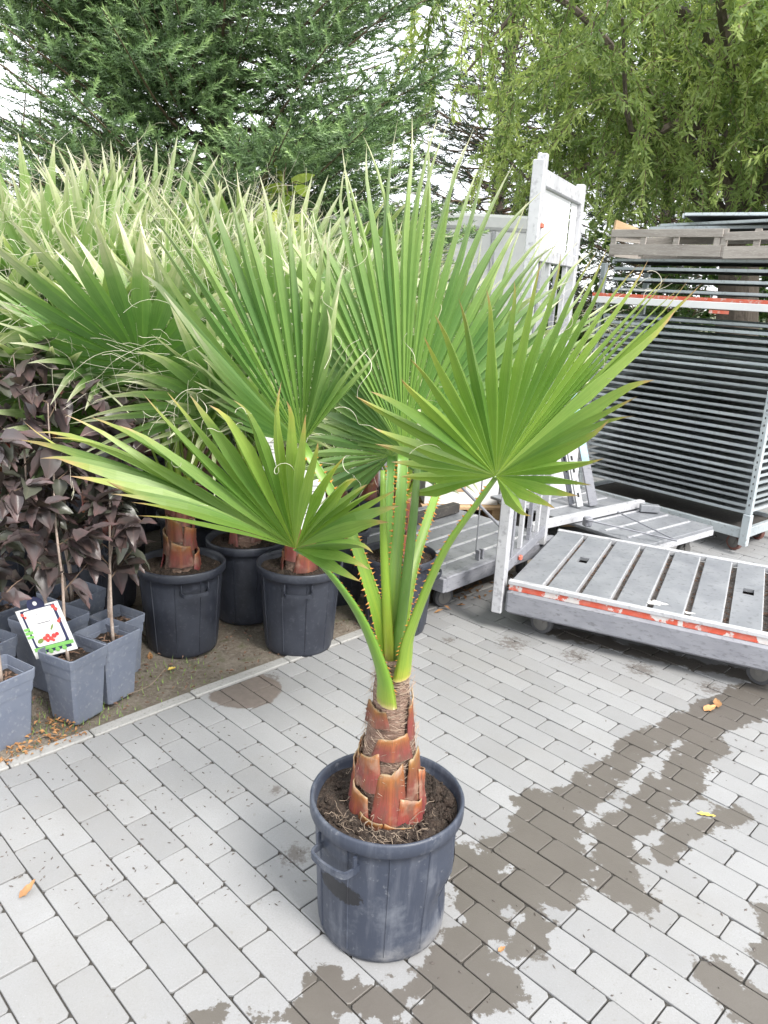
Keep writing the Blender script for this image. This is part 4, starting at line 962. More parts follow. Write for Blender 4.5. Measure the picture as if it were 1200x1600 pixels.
litter((-2.75, -2.55, .35, 1.05), 420, 'leaf_litter', 'dry brown leaf scraps along the edging beside the square pots', 'dry_leaf', .008, .028, 'leaf litter')
litter((-3.3, -2.6, .9, 2.6), 420, 'soil_litter', 'scattered scraps on the bare soil around the round pots', 'bark_chip', .006, .03, 'leaf litter')
litter((-3.3, -2.45, 2.95, 3.9), 260, 'leaf_litter', 'dry leaves gathered under the grey platform', 'dry_leaf', .02, .06, 'leaf litter')
mb = MB()
for k in range(520):
    c = uv(R(-2.95, -2.6), random.choice((R(.6, 1.2), R(1.0, 1.7))), -.004); l = R(.01, .035); a = R(0, 6.28); d = np.array([math.cos(a) * .5, math.sin(a) * .5, R(.5, 1.2)]) * l; s = np.array([-math.sin(a), math.cos(a), 0]) * .002
    mb.add([c - s, c + s, c + d], [(0, 1, 2)])
tag(mb.build('weeds', 'weed'), 'low green weeds sprouting in the soil along the edging', 'weeds', kind='stuff')
mb = MB()
for k in range(420):
    x, y = (R(0, 480), R(1130, 1420)) if k < 260 else (R(640, 1200), R(980, 1600)); p = gnd(x, y, .001); l = R(.002, .009); a = R(0, 6.28); d = np.array([math.cos(a), math.sin(a), 0]) * l; s = np.array([-d[1], d[0], 0]) * R(.2, .5)
    mb.add([p - d, p + s, p + d, p - s, p + [0, 0, .002]], [(0, 1, 4), (1, 2, 4), (2, 3, 4), (3, 0, 4)])
tag(mb.build('paving_debris', 'grime'), 'dark crumbs and plant scraps sprinkled over the dry paving', 'debris', kind='stuff')
P = [gnd(x, y, .006) for x, y in ((0, 1192), (40, 1165), (75, 1148), (100, 1150))]; tag(MB().tube(spline(P, 12), .002, 5).build('dry_stalk', 'root'), 'long dry stalk lying along the edging at the picture edge', 'stalk')
P = [gnd(x, y, z) for x, y, z in ((200, 1085, .006), (235, 1070, .02), (258, 1045, .05))]; tag(MB().tube(spline(P, 10), .0015, 5).build('dry_twig', 'root'), 'thin dry twig on the soil beside the square pots', 'twig')
# ------------------------------------------------------------------ metal trolleys
class Frame:
    """local axes a (length), b (depth) on the ground, origin o"""
    def __init__(s, o, ang): s.o = np.array([o[0], o[1], 0.0]); s.a = np.array([math.cos(ang), math.sin(ang), 0]); s.b = np.array([-math.sin(ang), math.cos(ang), 0]); s.ang = ang
    def p(s, x, y, z): return s.o + s.a * x + s.b * y + np.array([0, 0, z])
    def box(s, mb, x0, x1, y0, y1, z0, z1, bev=0.0): return mb.obox(s.p(x0, y0, z0), s.a * (x1 - x0), s.b * (y1 - y0), np.array([0, 0, z1 - z0]), bev)
def caster(parent, fr, x, y, ztop, r=.055, steer=.4, tread='rubber'):
    w_ = .032; c = fr.p(x, y, r); ax = nrm(fr.a * math.sin(steer) + fr.b * math.cos(steer)); fwd = np.cross(ax, (0, 0, 1)); up = np.array([0, 0, 1.0]); n = 22
    def disc(rad, hw, prof):
        V = []
        for (rr, hh) in prof:
            for k in range(n):
                q = 2 * PI * k / n; V.append(c + ax * hh + (fwd * math.cos(q) + up * math.sin(q)) * rr)
        m = len(prof); F = [(i * n + k, i * n + (k + 1) % n, i * n + n + (k + 1) % n, i * n + n + k) for i in range(m - 1) for k in range(n)] + [tuple(range(n)), tuple((m - 1) * n + k for k in range(n - 1, -1, -1))]
        return V, F
    mb = MB(); V, F = disc(0, 0, [(r * .72, -w_ / 2), (r * .93, -w_ / 2), (r, -w_ / 3), (r, w_ / 3), (r * .93, w_ / 2), (r * .72, w_ / 2)]); wh = mb.add(V, F).build('wheel', tread, parent)
    mb = MB(); V, F = disc(0, 0, [(r * .2, -w_ / 2 - .008), (r * .68, -w_ / 2 - .003), (r * .70, w_ / 2 + .003), (r * .2, w_ / 2 + .008)]); mb.add(V, F).build('hub', 'caster_core', wh)
    mb = MB()
    for sg in (-1, 1):
        o_ = c + ax * sg * (w_ / 2 + .010) - ax * .0015; tp = ztop - .012
        mb.add([o_ - fwd * .014 - up * .012, o_ + fwd * .014 - up * .012, o_ + fwd * .030 + up * (tp - r), o_ - fwd * .030 + up * (tp - r)] + [o_ + ax * .003 + q for q in (-fwd * .014 - up * .012, fwd * .014 - up * .012, fwd * .030 + up * (tp - r), -fwd * .030 + up * (tp - r))],
               [(0, 1, 2, 3), (7, 6, 5, 4), (0, 4, 5, 1), (1, 5, 6, 2), (2, 6, 7, 3), (3, 7, 4, 0)])
    mb.obox(c - ax * .04 - fwd * .04 + up * (ztop - .013 - r), ax * .08, fwd * .08, up * .013)
    mb.build('fork', 'caster_core', wh)
def plate_hole(fr, mb, x0, x1, y0, y1, z0, z1, hx, hy, hw, hh):
    xs = [x0, hx - hw, hx + hw, x1]; ys = [y0, hy - hh, hy + hh, y1]; V = [fr.p(x, y, z) for z in (z0, z1) for y in ys for x in xs]; F = []
    for i in range(3):
        for j in range(3):
            if i == 1 and j == 1: continue
            a = j * 4 + i; F += [(16 + a, 17 + a, 21 + a, 20 + a), (a, a + 4, a + 5, a + 1)]
    for (a, b) in [(0, 1), (1, 2), (2, 3), (3, 7), (7, 11), (11, 15), (15, 14), (14, 13), (13, 12), (12, 8), (8, 4), (4, 0), (6, 5), (10, 6), (9, 10), (5, 9)]: F.append((a, b, b + 16, a + 16))
    mb.add(V, F)

# --- front flat trolley with slatted deck and one tall end frame
T1 = Frame((.648, 3.655), math.radians(-25.5)); LT, WT, ZD = 1.36, 1.03, .285
tr1 = thing('flat_trolley', 'low galvanised trolley with slatted deck and worn red stripe at the right', 'trolley', tuple(T1.p(LT / 2, WT / 2, 0)))
pit = (LT - .02) / 8
for k in range(8):
    x0 = .01 + k * pit + (.016 if k else 0); x1 = .01 + (k + 1) * pit - (.016 if k < 7 else 0); mb = MB()
    if k in (1, 6): plate_hole(T1, mb, x0, x1, .03, WT - .03, ZD - .018, ZD, (x0 + x1) / 2, WT * .52, .026, .045)
    else: T1.box(mb, x0, x1, .03, WT - .03, ZD - .018, ZD, .003)
    mb.build('deck_plank', 'galv', tr1)
    if k: # pale folded edge of each slot
        mb = MB(); T1.box(mb, x0 - .032, x0 - .028, .045, WT - .045, ZD - .03, ZD - .002); mb.build('slot_edge', 'zinc_pale', tr1)
mb = MB(); T1.box(mb, .02, LT - .02, .035, WT - .035, ZD - .05, ZD - .032); mb.build('deck_tray', 'grime', tr1)
mb = MB(); T1.box(mb, 0, LT, -.004, .028, ZD - .018, ZD + .004, .003); mb.build('near_rail', 'zinc_pale', tr1)
mb = MB(); T1.box(mb, 0, LT, WT - .028, WT + .004, ZD - .03, ZD + .004, .003); mb.build('far_rail', 'zinc_pale', tr1)
mb = MB(); T1.box(mb, .004, LT - .004, .002, .026, ZD - .048, ZD - .0185); mb.build('stripe_rail', 'red_stripe', tr1)
mb = MB(); T1.box(mb, -.004, LT + .004, -.012, .04, .112, ZD - .050, .012); mb.build('side_beam', 'galv_worn', tr1)
mb = MB(); T1.box(mb, -.004, LT + .004, WT - .04, WT + .012, .112, ZD - .05, .012); mb.build('side_beam', 'galv_worn', tr1)
mb = MB(); T1.box(mb, .0, .04, .045, WT - .045, .13, ZD - .052); T1.box(mb, LT - .04, LT, .045, WT - .045, .13, ZD - .052); mb.build('end_beam', 'galv_worn', tr1)
for (x, y) in ((.17, .10), (1.20, .10), (.17, WT - .1), (1.2, WT - .1)): caster(tr1, T1, x, y, .14, .062, R(.0, .5))
# end frame
HP = 2.25; px0, px1 = -.075, -.021
mb = MB(); T1.box(mb, px0, px1, -.012, .03, .10, HP, .004); mb.build('post', 'zinc_pale', tr1)
mb = MB(); T1.box(mb, px0 + .004, px1 - .004, WT - .23, WT - .18, .24, HP, .004); mb.build('post', 'zinc_pale', tr1)
mb = MB(); T1.box(mb, px0 + .006, px1 - .004, .0305, .065, .14, HP + .03, .003); mb.build('inner_post', 'zinc_pale', tr1)
for z0, z1, m_ in ((HP - .10, HP - .03, 'zinc_pale'), (HP - .42, HP - .36, 'zinc_pale'), (.30, .36, 'galv_worn')):
    mb = MB(); T1.box(mb, px0 + .010, px1 - .008, .066, WT - .231, z0, z1, .003); mb.build('cross_rail', m_, tr1)
mb = MB(); T1.box(mb, px0 + .022, px0 + .026, .067, WT * .62, HP - .358, HP - .105); mb.build('sheet_panel', 'white_panel', tr1)
mb = MB(); T1.box(mb, px0 + .022, px0 + .026, WT * .66, WT - .235, HP - .358, HP - .105); mb.build('sheet_panel', 'white_panel', tr1)
for k in range(4):
    y = .15 + k * .17
    for (z0, z1) in ((.3605, HP - .4205),):
        mb = MB(); T1.box(mb, px0 + .018, px1 - .016, y - .016, y + .016, z0, z1); mb.build('bar', 'zinc_pale' if k % 2 else 'galv_worn', tr1)
for (y, z, s_) in ((.25, .80, .012), (.25, .33, .014), (.03, 1.98, .012)):
    mb = MB(); T1.box(mb, px1 - .006, px1 + .012, y - s_, y + s_, z - s_, z + s_, .005); mb.build('red_catch', 'red_paint', tr1)
mb = MB()
for (x, y, s_) in ((.69, .10, .035), (.735, .12, .02), (.86, .07, .022), (.70, .13, .02)):
    n = 16; V = [T1.p(x + s_ * math.cos(2 * PI * k / n) * R(.6, 1.4), y + s_ * .6 * math.sin(2 * PI * k / n) * R(.6, 1.4), ZD + .0015) for k in range(n)]; mb.add(V, [tuple(range(n))])
tag(mb.build('sticker_residue', 'paper', tr1), kind='stuff')
mb = MB()
for k in range(150):
    s_ = random.randrange(1, 8); x = .01 + s_ * pit + R(-.012, .012); y = R(.05, WT - .05); z = ZD - .030; l = R(.004, .018); a = R(0, 6.28)
    p = T1.p(x, y, z); d = np.array([math.cos(a), math.sin(a), R(-.2, .6)]) * l; q = np.array([-d[1], d[0], .004]) * .4; mb.add([p - d, p + q, p + d, p - q, p + [0, 0, .006]], [(0, 1, 4), (1, 2, 4), (2, 3, 4), (3, 0, 4)])
tag(mb.build('leaf_litter', 'bark_chip', tr1), kind='stuff')

# --- grey platform behind the big palm
T2 = Frame((.335, 3.765), math.radians(47.6)); L2, W2, Z2 = 1.08, .95, .245
tr2 = thing('platform_trolley', 'grey platform trolley standing half on the leaf litter behind the big palm', 'trolley', tuple(T2.p(L2 / 2, W2 / 2, 0)))
mb = MB(); T2.box(mb, 0, L2, .03, W2, Z2 - .02, Z2, .003); mb.build('deck_plate', 'galv', tr2)
for k in range(6):
    y = .12 + k * .15; mb = MB(); T2.box(mb, .03, L2 - .03, y, y + .014, Z2 + .0005, Z2 + .007); mb.build('deck_rib', 'zinc_pale', tr2)
mb = MB(); T2.box(mb, -.004, L2 + .004, -.02, .029, Z2 - .085, Z2 + .004, .006); mb.build('near_beam', 'galv_worn', tr2)
mb = MB(); T2.box(mb, -.03, -.005, -.018, W2, Z2 - .08, Z2 - .002, .004); mb.build('end_beam', 'galv_worn', tr2)
for (x, y) in ((.15, .12), (L2 - .15, .12), (.15, W2 - .12), (L2 - .15, W2 - .12)): caster(tr2, T2, x, y, Z2 - .03, .06, R(-.6, .6))
mb = MB(); mb.tube([T2.p(.42, .10, Z2), T2.p(.40, .10, Z2 + .02), T2.p(.36, .07, Z2 + .55)], .004, 6); mb.build('thin_rod', 'galv', tr2)
mb = MB(); T2.box(mb, .34, .352, .035, .06, Z2 + .004, Z2 + .06); T2.box(mb, .375, .387, .035, .06, Z2 + .004, Z2 + .06); mb.build('hinge_bracket', 'galv_worn', tr2)
mb = MB(); mb.tube([T2.p(.86, .2, Z2 + .01), T2.p(.60, .45, Z2 + .35)], .009, 8); mb.build('brace_rod', 'galv_worn', tr2)
mb = MB(); T2.box(mb, .55, 1.0, .68, .74, Z2 + .008, Z2 + .07, .004); mb.build('dark_cross_beam', 'deck_dark', tr2)

# --- folded platform between the slatted trolley and the rack
T3 = Frame((1.585, 4.455), math.radians(38.6)); L3, W3, Z3 = .80, 1.30, .245
tr3 = thing('folded_trolley', 'grey platform with folded frame lying on it, between slatted trolley and tray rack', 'trolley', tuple(T3.p(L3 / 2, W3 / 2, 0)))
mb = MB(); T3.box(mb, 0, L3, 0, W3, Z3 - .022, Z3, .003); mb.build('deck_plate', 'galv', tr3)
for k in range(7):
    y = .14 + k * .17; mb = MB(); T3.box(mb, .05, L3 - .05, y, y + .014, Z3 + .0005, Z3 + .006); mb.build('deck_rib', 'zinc_pale', tr3)
mb = MB(); T3.box(mb, .0, L3 + .002, -.006, .03, Z3 - .06, Z3 - .0225); mb.build('edge_beam', 'zinc_pale', tr3)
mb = MB(); T3.box(mb, L3 - .03, L3 + .004, .031, W3, Z3 - .06, Z3 - .0225); mb.build('edge_beam', 'zinc_pale', tr3)
for (x, y) in ((L3 - .12, .12), (L3 - .1, W3 - .15), (.15, W3 - .15), (.15, .15)): caster(tr3, T3, x, y, Z3 - .03, .06, R(-.6, .9), 'caster_core')
a_, b_ = gnd(828, 824, Z3 + .035), gnd(1003, 786, Z3 + .035)
mb = MB().bar(a_, b_, .05, .05, bev=.004); mb.build('folded_rail', 'zinc_pale', tr3)
c_ = gnd(1030, 795, Z3 + .035); d_ = gnd(1000, 793, Z3 + .035)
MB().bar(d_, c_, .05, .05, bev=.003).build('square_tube', 'galv', tr3)
MB().tube([gnd(965, 800, Z3 + .07), gnd(1052, 842, Z3 + .03)], .006, 6).build('stay_rod', 'galv_worn', tr3)
MB().tube([gnd(915, 812, Z3 + .07), gnd(1058, 845, Z3 + .03)], .006, 6).build('stay_rod', 'galv_worn', tr3)
MB().box(gnd(918, 815, Z3 + .05), (.05, .05, .06), .3, .006).build('hinge_block', 'galv_worn', tr3)
# two uprights leaning on it
for (x0, y0, x1, y1, wd, m_, lab) in ((927, 790, 885, 560, .06, 'galv_worn', 'metal upright with pale blue paint leaning beside the tray rack'), (906, 792, 872, 600, .045, 'zinc_pale', 'pale metal upright leaning beside the blue-painted one'), (893, 788, 862, 610, .035, 'galv_worn', 'slim grey upright leaning behind the right fan')):
    a_ = gnd(x0, y0, Z3 + .012); b_ = atY(x1, y1, a_[1] + .22); th_ = thing('metal_upright', lab, 'metal post', tuple(a_))
    MB().bar(a_, b_, wd, .03, up=(0, -1, .2), bev=.003).build('profile', m_, th_)
    d = b_ - a_; sd = nrm(np.cross(d, (0, -1, .2))); nf = nrm(np.cross(sd, d)); nf = nf if nf[1] < 0 else -nf
    if m_ == 'galv_worn' and wd > .05: MB().bar(a_ + d * .28 + nf * .0165, a_ + d * .9 + nf * .0165, wd * .8, .002, up=(0, -1, .2)).build('blue_strip', 'cyan_paint', th_)
    else:
        for k in range(9):
            q = a_ + d * (.08 + k * .1) + nf * .0155; MB().bar(q, q + d * .035, wd * .3, .002, up=(0, -1, .2)).build('slot', 'tray_under', th_)

# --- tray rack
KA = math.radians(131.0)
TR = Frame((2.50, 5.10), KA); LR, WR = 1.40, -.60     # b axis points away from the depth, so depth runs to negative b
rk = thing('tray_rack', 'tall wheeled steel rack holding a high stack of flat grey trays', 'rack', tuple(TR.p(LR / 2, WR / 2, 0)))
ZB = .15
mb = MB(); TR.box(mb, .03, LR - .03, WR + .03, -.03, ZB - .02, ZB + .012); mb.build('base_board', 'deck_dark', rk)
for (x0, x1, y0, y1) in ((.035, LR - .035, -.03, .0), (.035, LR - .035, WR, WR + .03), (.0, .034, WR + .03, -.03), (LR - .034, LR, WR + .03, -.03)):
    mb = MB(); TR.box(mb, x0, x1, y0, y1, ZB - .03, ZB + .04, .003); mb.build('base_rail', 'galv_blue', rk)
for (x, y) in ((.0, -.0), (LR, -.0), (0, WR), (LR, WR)):
    mb = MB(); TR.box(mb, x - .028, x + .028, y - .022 + (0 if y else .0), y + .022, .075, .30, .004); mb.build('socket', 'galv_blue', rk)
    mb = MB(); TR.box(mb, x - .022, x + .022, y - .017, y + .017, .301, 1.93, .004); mb.build('post', 'galv_blue', rk)
    if y == 0:
        mb = MB()
        for k in range(30): TR.box(mb, x - .004, x + .004, y + .0171, y + .0178, .36 + k * .05, .375 + k * .05)
        tag(mb.build('post_slots', 'tray_under', rk), kind='stuff')
for (x, y) in ((.10, -.09), (LR - .12, -.09), (.12, WR + .1), (LR - .12, WR + .1)): caster(rk, TR, x, y, ZB - .028, .058, R(-.2, .5), 'red_tread')
# trays
def tray_mesh():
    mb = MB(); l, d, h = LR - .075, .53, .021
    mb.obox((-l / 2, -d / 2, 0), (l, 0, 0), (0, d, 0), (0, 0, .004))
    for (x0, x1, y0, y1) in ((-l / 2, l / 2, d / 2 - .003, d / 2 + .0), (-l / 2, l / 2, -d / 2, -d / 2 + .003), (-l / 2, -l / 2 + .003, -d / 2 + .003, d / 2 - .003), (l / 2 - .003, l / 2, -d / 2 + .003, d / 2 - .003)): mb.obox((x0, y0, -.0005), (x1 - x0, 0, 0), (0, y1 - y0, 0), (0, 0, h))
    return mb
tm = tray_mesh().mesh('tray', 'galv_blue')
def hook_mesh():
    mb = MB()
    for sx in (-1, 1):
        for sy in (-1, 1): mb.obox((sx * (LR - .075) / 2 - (0 if sx > 0 else .016), sy * .235 - .02, -.012), (.016, 0, 0), (0, .04, 0), (0, 0, .030), .003)
    return mb
hm = []
for sx in (-1, 1):
    for sy in (-1, 1): hm.append(MB().obox((sx * (LR - .075) / 2 - (0 if sx > 0 else .016), sy * .24 - .022, -.014), (.016, 0, 0), (0, .044, 0), (0, 0, .030), .003).mesh('hook', 'galv_blue'))
bot = MB().obox((-(LR - .09) / 2, -.255, -.004), (LR - .09, 0, 0), (0, .51, 0), (0, 0, .0032)).mesh('under_shade', 'tray_under')  # near-black sheet below each tray: shade between the trays put into colour
def tray(z, dx=0, dy=0, rz=0, rx=0.0, lab='flat galvanised tray, one of the evenly spaced stack in the rack below the red stripe', grp='trays stacked in the rack'):
    t = thing('tray', lab, 'tray', tuple(TR.p(LR / 2 + dx, WR / 2 + dy, z)), KA + rz, grp); t.rotation_euler = (rx, R(-.002, .002), KA + rz)
    for me, nm in [(tm, 'sheet'), (bot, 'under_shade')] + [(h, 'hook') for h in hm]:
        o = bpy.data.objects.new(nm, me); COL.objects.link(o); o.parent = t
    return t
ORD = 'lowest second third fourth fifth sixth seventh eighth ninth tenth eleventh twelfth thirteenth fourteenth fifteenth sixteenth seventeenth eighteenth nineteenth twentieth twenty-first twenty-second twenty-third twenty-fourth twenty-fifth twenty-sixth'.split()
z = .285
for k in range(26):
    tray(z, R(-.012, .012), R(-.014, .010), R(-.007, .007), R(-.006, .006), 'galvanised tray in the rack, %s from the bottom of the evenly spaced stack' % ORD[k] if k else 'lowest galvanised tray of the evenly spaced stack in the rack'); z += .0505 + R(-.004, .004)
rs = thing('striped_shelf', 'white-edged shelf with a bright red stripe lying on the tray stack', 'shelf', tuple(TR.p(LR / 2, WR / 2, 1.66)))
mb = MB(); TR.box(mb, -.14, LR + .06, WR - .03, .020, 1.662, 1.69, .003); mb.build('shelf_board', 'galv', rs)
mb = MB(); TR.box(mb, -.14, LR + .06, .0205, .032, 1.640, 1.688, .003); mb.build('edge_rail', 'white_panel', rs)
mb = MB(); TR.box(mb, -.14, LR + .06, .0205, .030, 1.6885, 1.712, .002); mb.build('red_stripe', 'red_paint', rs)
mb = MB(); TR.box(mb, .36, .50, .0325, .0345, 1.612, 1.634); mb.build('red_sticker', 'red_paint', rs)
for k, (z, lb) in enumerate(((1.735, 'grimy tray lying directly on the red striped shelf'), (1.81, 'grey tray above the red striped shelf, middle of three'), (1.885, 'grey tray under the wooden crate, topmost of three'), (1.945, 'pale tray carrying the wooden crate boards'))): tray(z, R(-.02, .02) - .03, R(-.01, .01), R(-.012, .012), 0, lb, 'trays above the striped shelf')
cr = thing('wooden_crate', 'weathered grey wooden crate with open slats on top of the tray stack', 'crate', tuple(TR.p(LR / 2, WR / 2, 1.98)))
for (z0, z1, dy) in ((1.978, 2.055, 0), (2.092, 2.145, .002)):
    for (x0, x1, tl) in ((-.30, .48, .0), (.50, LR - .03, .012)):
        mb = MB(); o_ = TR.p(x0, .0 + dy, z0 + (tl if z0 > 2.06 else 0)); mb.obox(o_, TR.a * (x1 - x0) + np.array([0, 0, .012 if x0 > 0 else -.01]), TR.b * .010, np.array([0, 0, z1 - z0]), .002); mb.build('slat', 'wood_grey', cr)
    mb = MB(); mb.obox(TR.p(-.30, -.45, z0), (TR.a * (LR + .27)), TR.b * .01, np.array([0, 0, z1 - z0]), .002); mb.build('slat', 'wood_grey', cr)
    mb = MB(); mb.obox(TR.p(LR - .03, -.44, z0), TR.a * .01, TR.b * .435, np.array([0, 0, z1 - z0]), .002); mb.build('slat', 'wood_grey', cr)
for x in (-.28, .05, .25, .47, .52, .82, 1.08, LR - .07):
    mb = MB(); mb.obox(TR.p(x, -.013, 1.977), TR.a * .045, TR.b * .012, np.array([0, 0, .172 + R(-.004, .01)]), .002); mb.build('upright', 'wood_grey', cr)
mb = MB(); mb.add([TR.p(LR - .04, .0115, 2.14), TR.p(LR - .04, -.40, 2.15), TR.p(LR - .04, -.30, 2.20), TR.p(LR - .05, .012, 2.235), TR.p(LR - .055, .0115, 2.14), TR.p(LR - .055, -.40, 2.15), TR.p(LR - .055, -.30, 2.20), TR.p(LR - .065, .012, 2.235)], [(0, 1, 2, 3), (7, 6, 5, 4), (0, 4, 5, 1), (1, 5, 6, 2), (2, 6, 7, 3), (3, 7, 4, 0)]); mb.build('corner_board', 'wood_pale', cr)
for (z, dx, dy, rz, rx, lb) in ((2.165, -.22, -.12, .10, .02, 'loose bluish tray tilted on top of the wooden crate'), (2.205, -.30, -.05, -.16, -.03, 'loose tray crossing the others on the crate'), (2.245, -.42, -.2, .30, .03, 'topmost dark-edged tray skewed above the crate')): tray(z, dx, dy, rz, rx, lb, 'loose trays on the crate')

# --- pallet with white boxes, and the white container further back
pl = thing('pallet', 'pale wooden pallet under white boxes behind the grey platform', 'pallet', (.75, 5.75, 0)); PF = Frame((.28, 5.45), .12)
for k in range(5): mb = MB(); PF.box(mb, 0, 1.2, .0 + k * .17, .10 + k * .17, .122, .144, .002); mb.build('board', 'wood_pale', pl)
for x in (0, .53, 1.06): 
    mb = MB(); PF.box(mb, x, x + .14, 0, .78, .022, .1215, .003); mb.build('bearer', 'wood_pale', pl)
    mb = MB(); PF.box(mb, x, x + .14, 0, .78, .0, .0215, .002); mb.build('runner', 'wood_pale', pl)
for (x, z, w_, h_, lb) in ((.02, .146, .56, .36, 'white box on the pallet, lower one next to the palm stalks'), (.60, .146, .58, .34, 'white box on the pallet, lower one next to the tall trolley frame'), (.06, .508, .52, .34, 'white box stacked upper on the pallet behind the palm stalks'), (.61, .488, .55, .36, 'white box stacked upper on the pallet beside the tall trolley frame')):
    t = thing('white_box', lb, 'box', tuple(PF.p(x + w_ / 2, .4, z))); mb = MB(); PF.box(mb, x, x + w_, .06, .70, z, z + h_ - .03, .004); mb.build('body', 'white_panel', t)
    mb = MB(); PF.box(mb, x - .006, x + w_ + .006, .054, .706, z + h_ - .0295, z + h_, .004); mb.build('lid', 'white_panel', t)
    mb = MB(); PF.box(mb, x + w_ * .3, x + w_ * .55, .057, .0595, z + .1, z + .17); mb.build('sticker', 'wood_pale', t)
ct = thing('white_container', 'long white panelled container seen between the palm leaves', 'container', (.6, 9.3, 0)); CF = Frame((-1.6, 8.6), .03)
mb = MB(); CF.box(mb, 0, 3.25, 0, 2.0, .25, 2.30, .02); mb.build('body', 'white_panel', ct)
mb = MB(); CF.box(mb, -.03, 3.28, -.03, 2.03, 2.301, 2.46, .03); mb.build('roof_edge', 'white_panel', ct)
for k in range(7): mb = MB(); CF.box(mb, .2 + k * .48, .24 + k * .48, -.02, -.001, .3, 2.29); mb.build('panel_rib', 'zinc_pale', ct)
for x in (.0, 1.5, 2.9): mb = MB(); CF.box(mb, x, x + .3, .1, 1.9, -.03, .249); mb.build('foot', 'deck_dark', ct)
# ------------------------------------------------------------------ trees
def needles(Pb, Dd, Ls, Rn, nn, ln, wd, spread=.9, flat=.0):
    """triangular needle tufts around many shoots at once"""
    S_ = len(Pb); s = (np.arange(nn)[None, :] + np.random.rand(S_, nn)) / nn; ph = np.arange(nn)[None, :] * 2.4 + np.random.rand(S_, nn) * .8
    ref = np.where(np.abs(Dd[:, 2:3]) < .9, np.array([[0, 0, 1.0]]), np.array([[1.0, 0, 0]])); a = np.cross(Dd, ref); a /= np.linalg.norm(a, axis=1, keepdims=True); b = np.cross(Dd, a)
    rad = a[:, None] * np.cos(ph)[..., None] + b[:, None] * (np.sin(ph) * (1 - flat))[..., None]
    base = Pb[:, None] + Dd[:, None] * (Ls[:, None] * s)[..., None]
    nd = Dd[:, None] * (.55 + .5 * s[..., None]) + rad * spread * (1.15 - .5 * s[..., None]); nd /= np.linalg.norm(nd, axis=2, keepdims=True)
    l = ln * (.75 + .5 * np.random.rand(S_, nn)) * (1.1 - .25 * s); sd = np.cross(nd, Dd[:, None]); sd /= np.linalg.norm(sd, axis=2, keepdims=True) + 1e-6
    V = np.stack([base - sd * wd, base + sd * wd, base + nd * l[..., None]], 2).reshape(-1, 3)
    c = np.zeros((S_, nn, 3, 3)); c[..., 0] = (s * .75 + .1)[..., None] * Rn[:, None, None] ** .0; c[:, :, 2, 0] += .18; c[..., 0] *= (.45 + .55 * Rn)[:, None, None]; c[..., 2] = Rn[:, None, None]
    return V, c.reshape(-1, 3)
def spruce(name, lab, x, y, H, rad, seed, mat='needle', whorl=.24, nb=8, z0=.25, nn=30, ln=.034, wd=.0034, lat=.085, face=True, sub=True):
    random.seed(seed); np.random.seed(seed); t = thing(name, lab, 'tree', (x, y, -.03)); O = np.array([x, y, 0.0])
    MB().tube([O + [0, 0, -.05], O + [.03, 0, H * .5], O + [0, .03, H]], [.16, .09, .015], 10).build('trunk', 'bark', t)
    Pb, Dd, Ls, Rn = [], [], [], []; wood = MB(); z = z0
    while z < H - .1:
        fr = z / H; l0 = rad * (1 - fr) ** .8 + .15
        for k in range(nb):
            az = random.uniform(0, 6.28); u = np.array([math.cos(az), math.sin(az), 0]); toward = -u[1]
            vis = (not face) or toward > -.35 
            l = l0 * R(.72, 1.12); b0 = O + [0, 0, z + R(-.1, .1)]; rise = R(-.12, .25) + .35 * fr
            P = spline([b0, b0 + u * l * .5 + [0, 0, l * (rise - .08)], b0 + u * l + [0, 0, l * (rise + .12)]], 9)
            wood.tube(P, np.linspace(.018 * (l / rad) + .005, .003, 9), 4, cap=False)
            if z > 6.0 or not vis: step, sb = lat * 2.6, False
            else: step, sb = lat, sub
            d = .22 * l; sgn = 1; br = random.random()
            while d < l:
                f = d / l; i = min(int(f * 8), 7); p = P[i] + (P[i + 1] - P[i]) * (f * 8 - i); tg = nrm(P[i + 1] - P[i]); sd = nrm(np.cross(tg, (0, 0, 1))) * sgn; sgn = -sgn
                ll = (l - d) * .55 + .12; ll = min(ll, .55) * R(.7, 1.15); dr = nrm(tg * R(.55, .9) + sd * R(.6, 1.0) + np.array([0, 0, R(-.22, .25)]))
                if sb and ll > .17:
                    # lateral with its own side shoots
                    nsh = max(2, int(ll / .09)); 
                    for q in range(nsh):
                        g = (q + .6) / nsh; pp = p + dr * ll * g + np.array([0, 0, -.05 * g * g]); ss = nrm(np.cross(dr, (0, 0, 1))) * (1 if q % 2 else -1)
                        d2 = nrm(dr * .8 + ss * R(.5, .9) + np.array([0, 0, R(-.1, .65)])) if q < nsh - 1 else dr
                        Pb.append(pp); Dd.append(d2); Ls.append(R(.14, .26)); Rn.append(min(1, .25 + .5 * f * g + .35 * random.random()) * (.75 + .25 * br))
                    Pb.append(p); Dd.append(dr); Ls.append(ll); Rn.append(.3 * random.random() + .1)
                else: Pb.append(p); Dd.append(dr); Ls.append(ll * .8); Rn.append(R(.2, .8))
                d += step * R(.8, 1.2)
            Pb.append(P[-2]); Dd.append(nrm(P[-1] - P[-2] + [0, 0, .02])); Ls.append(R(.2, .32)); Rn.append(R(.7, 1))
        z += whorl * R(.8, 1.2)
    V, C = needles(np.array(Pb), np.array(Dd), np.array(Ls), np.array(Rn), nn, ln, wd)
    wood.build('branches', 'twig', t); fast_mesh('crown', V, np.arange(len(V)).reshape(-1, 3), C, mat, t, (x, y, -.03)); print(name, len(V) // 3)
    return t
spruce('spruce_tree', 'big dense green spruce behind the stock palms', -1.6, 7.3, 10.5, 2.3, 3, nb=14, whorl=.165, z0=.8, ln=.044, wd=.0062, nn=30, lat=.10)
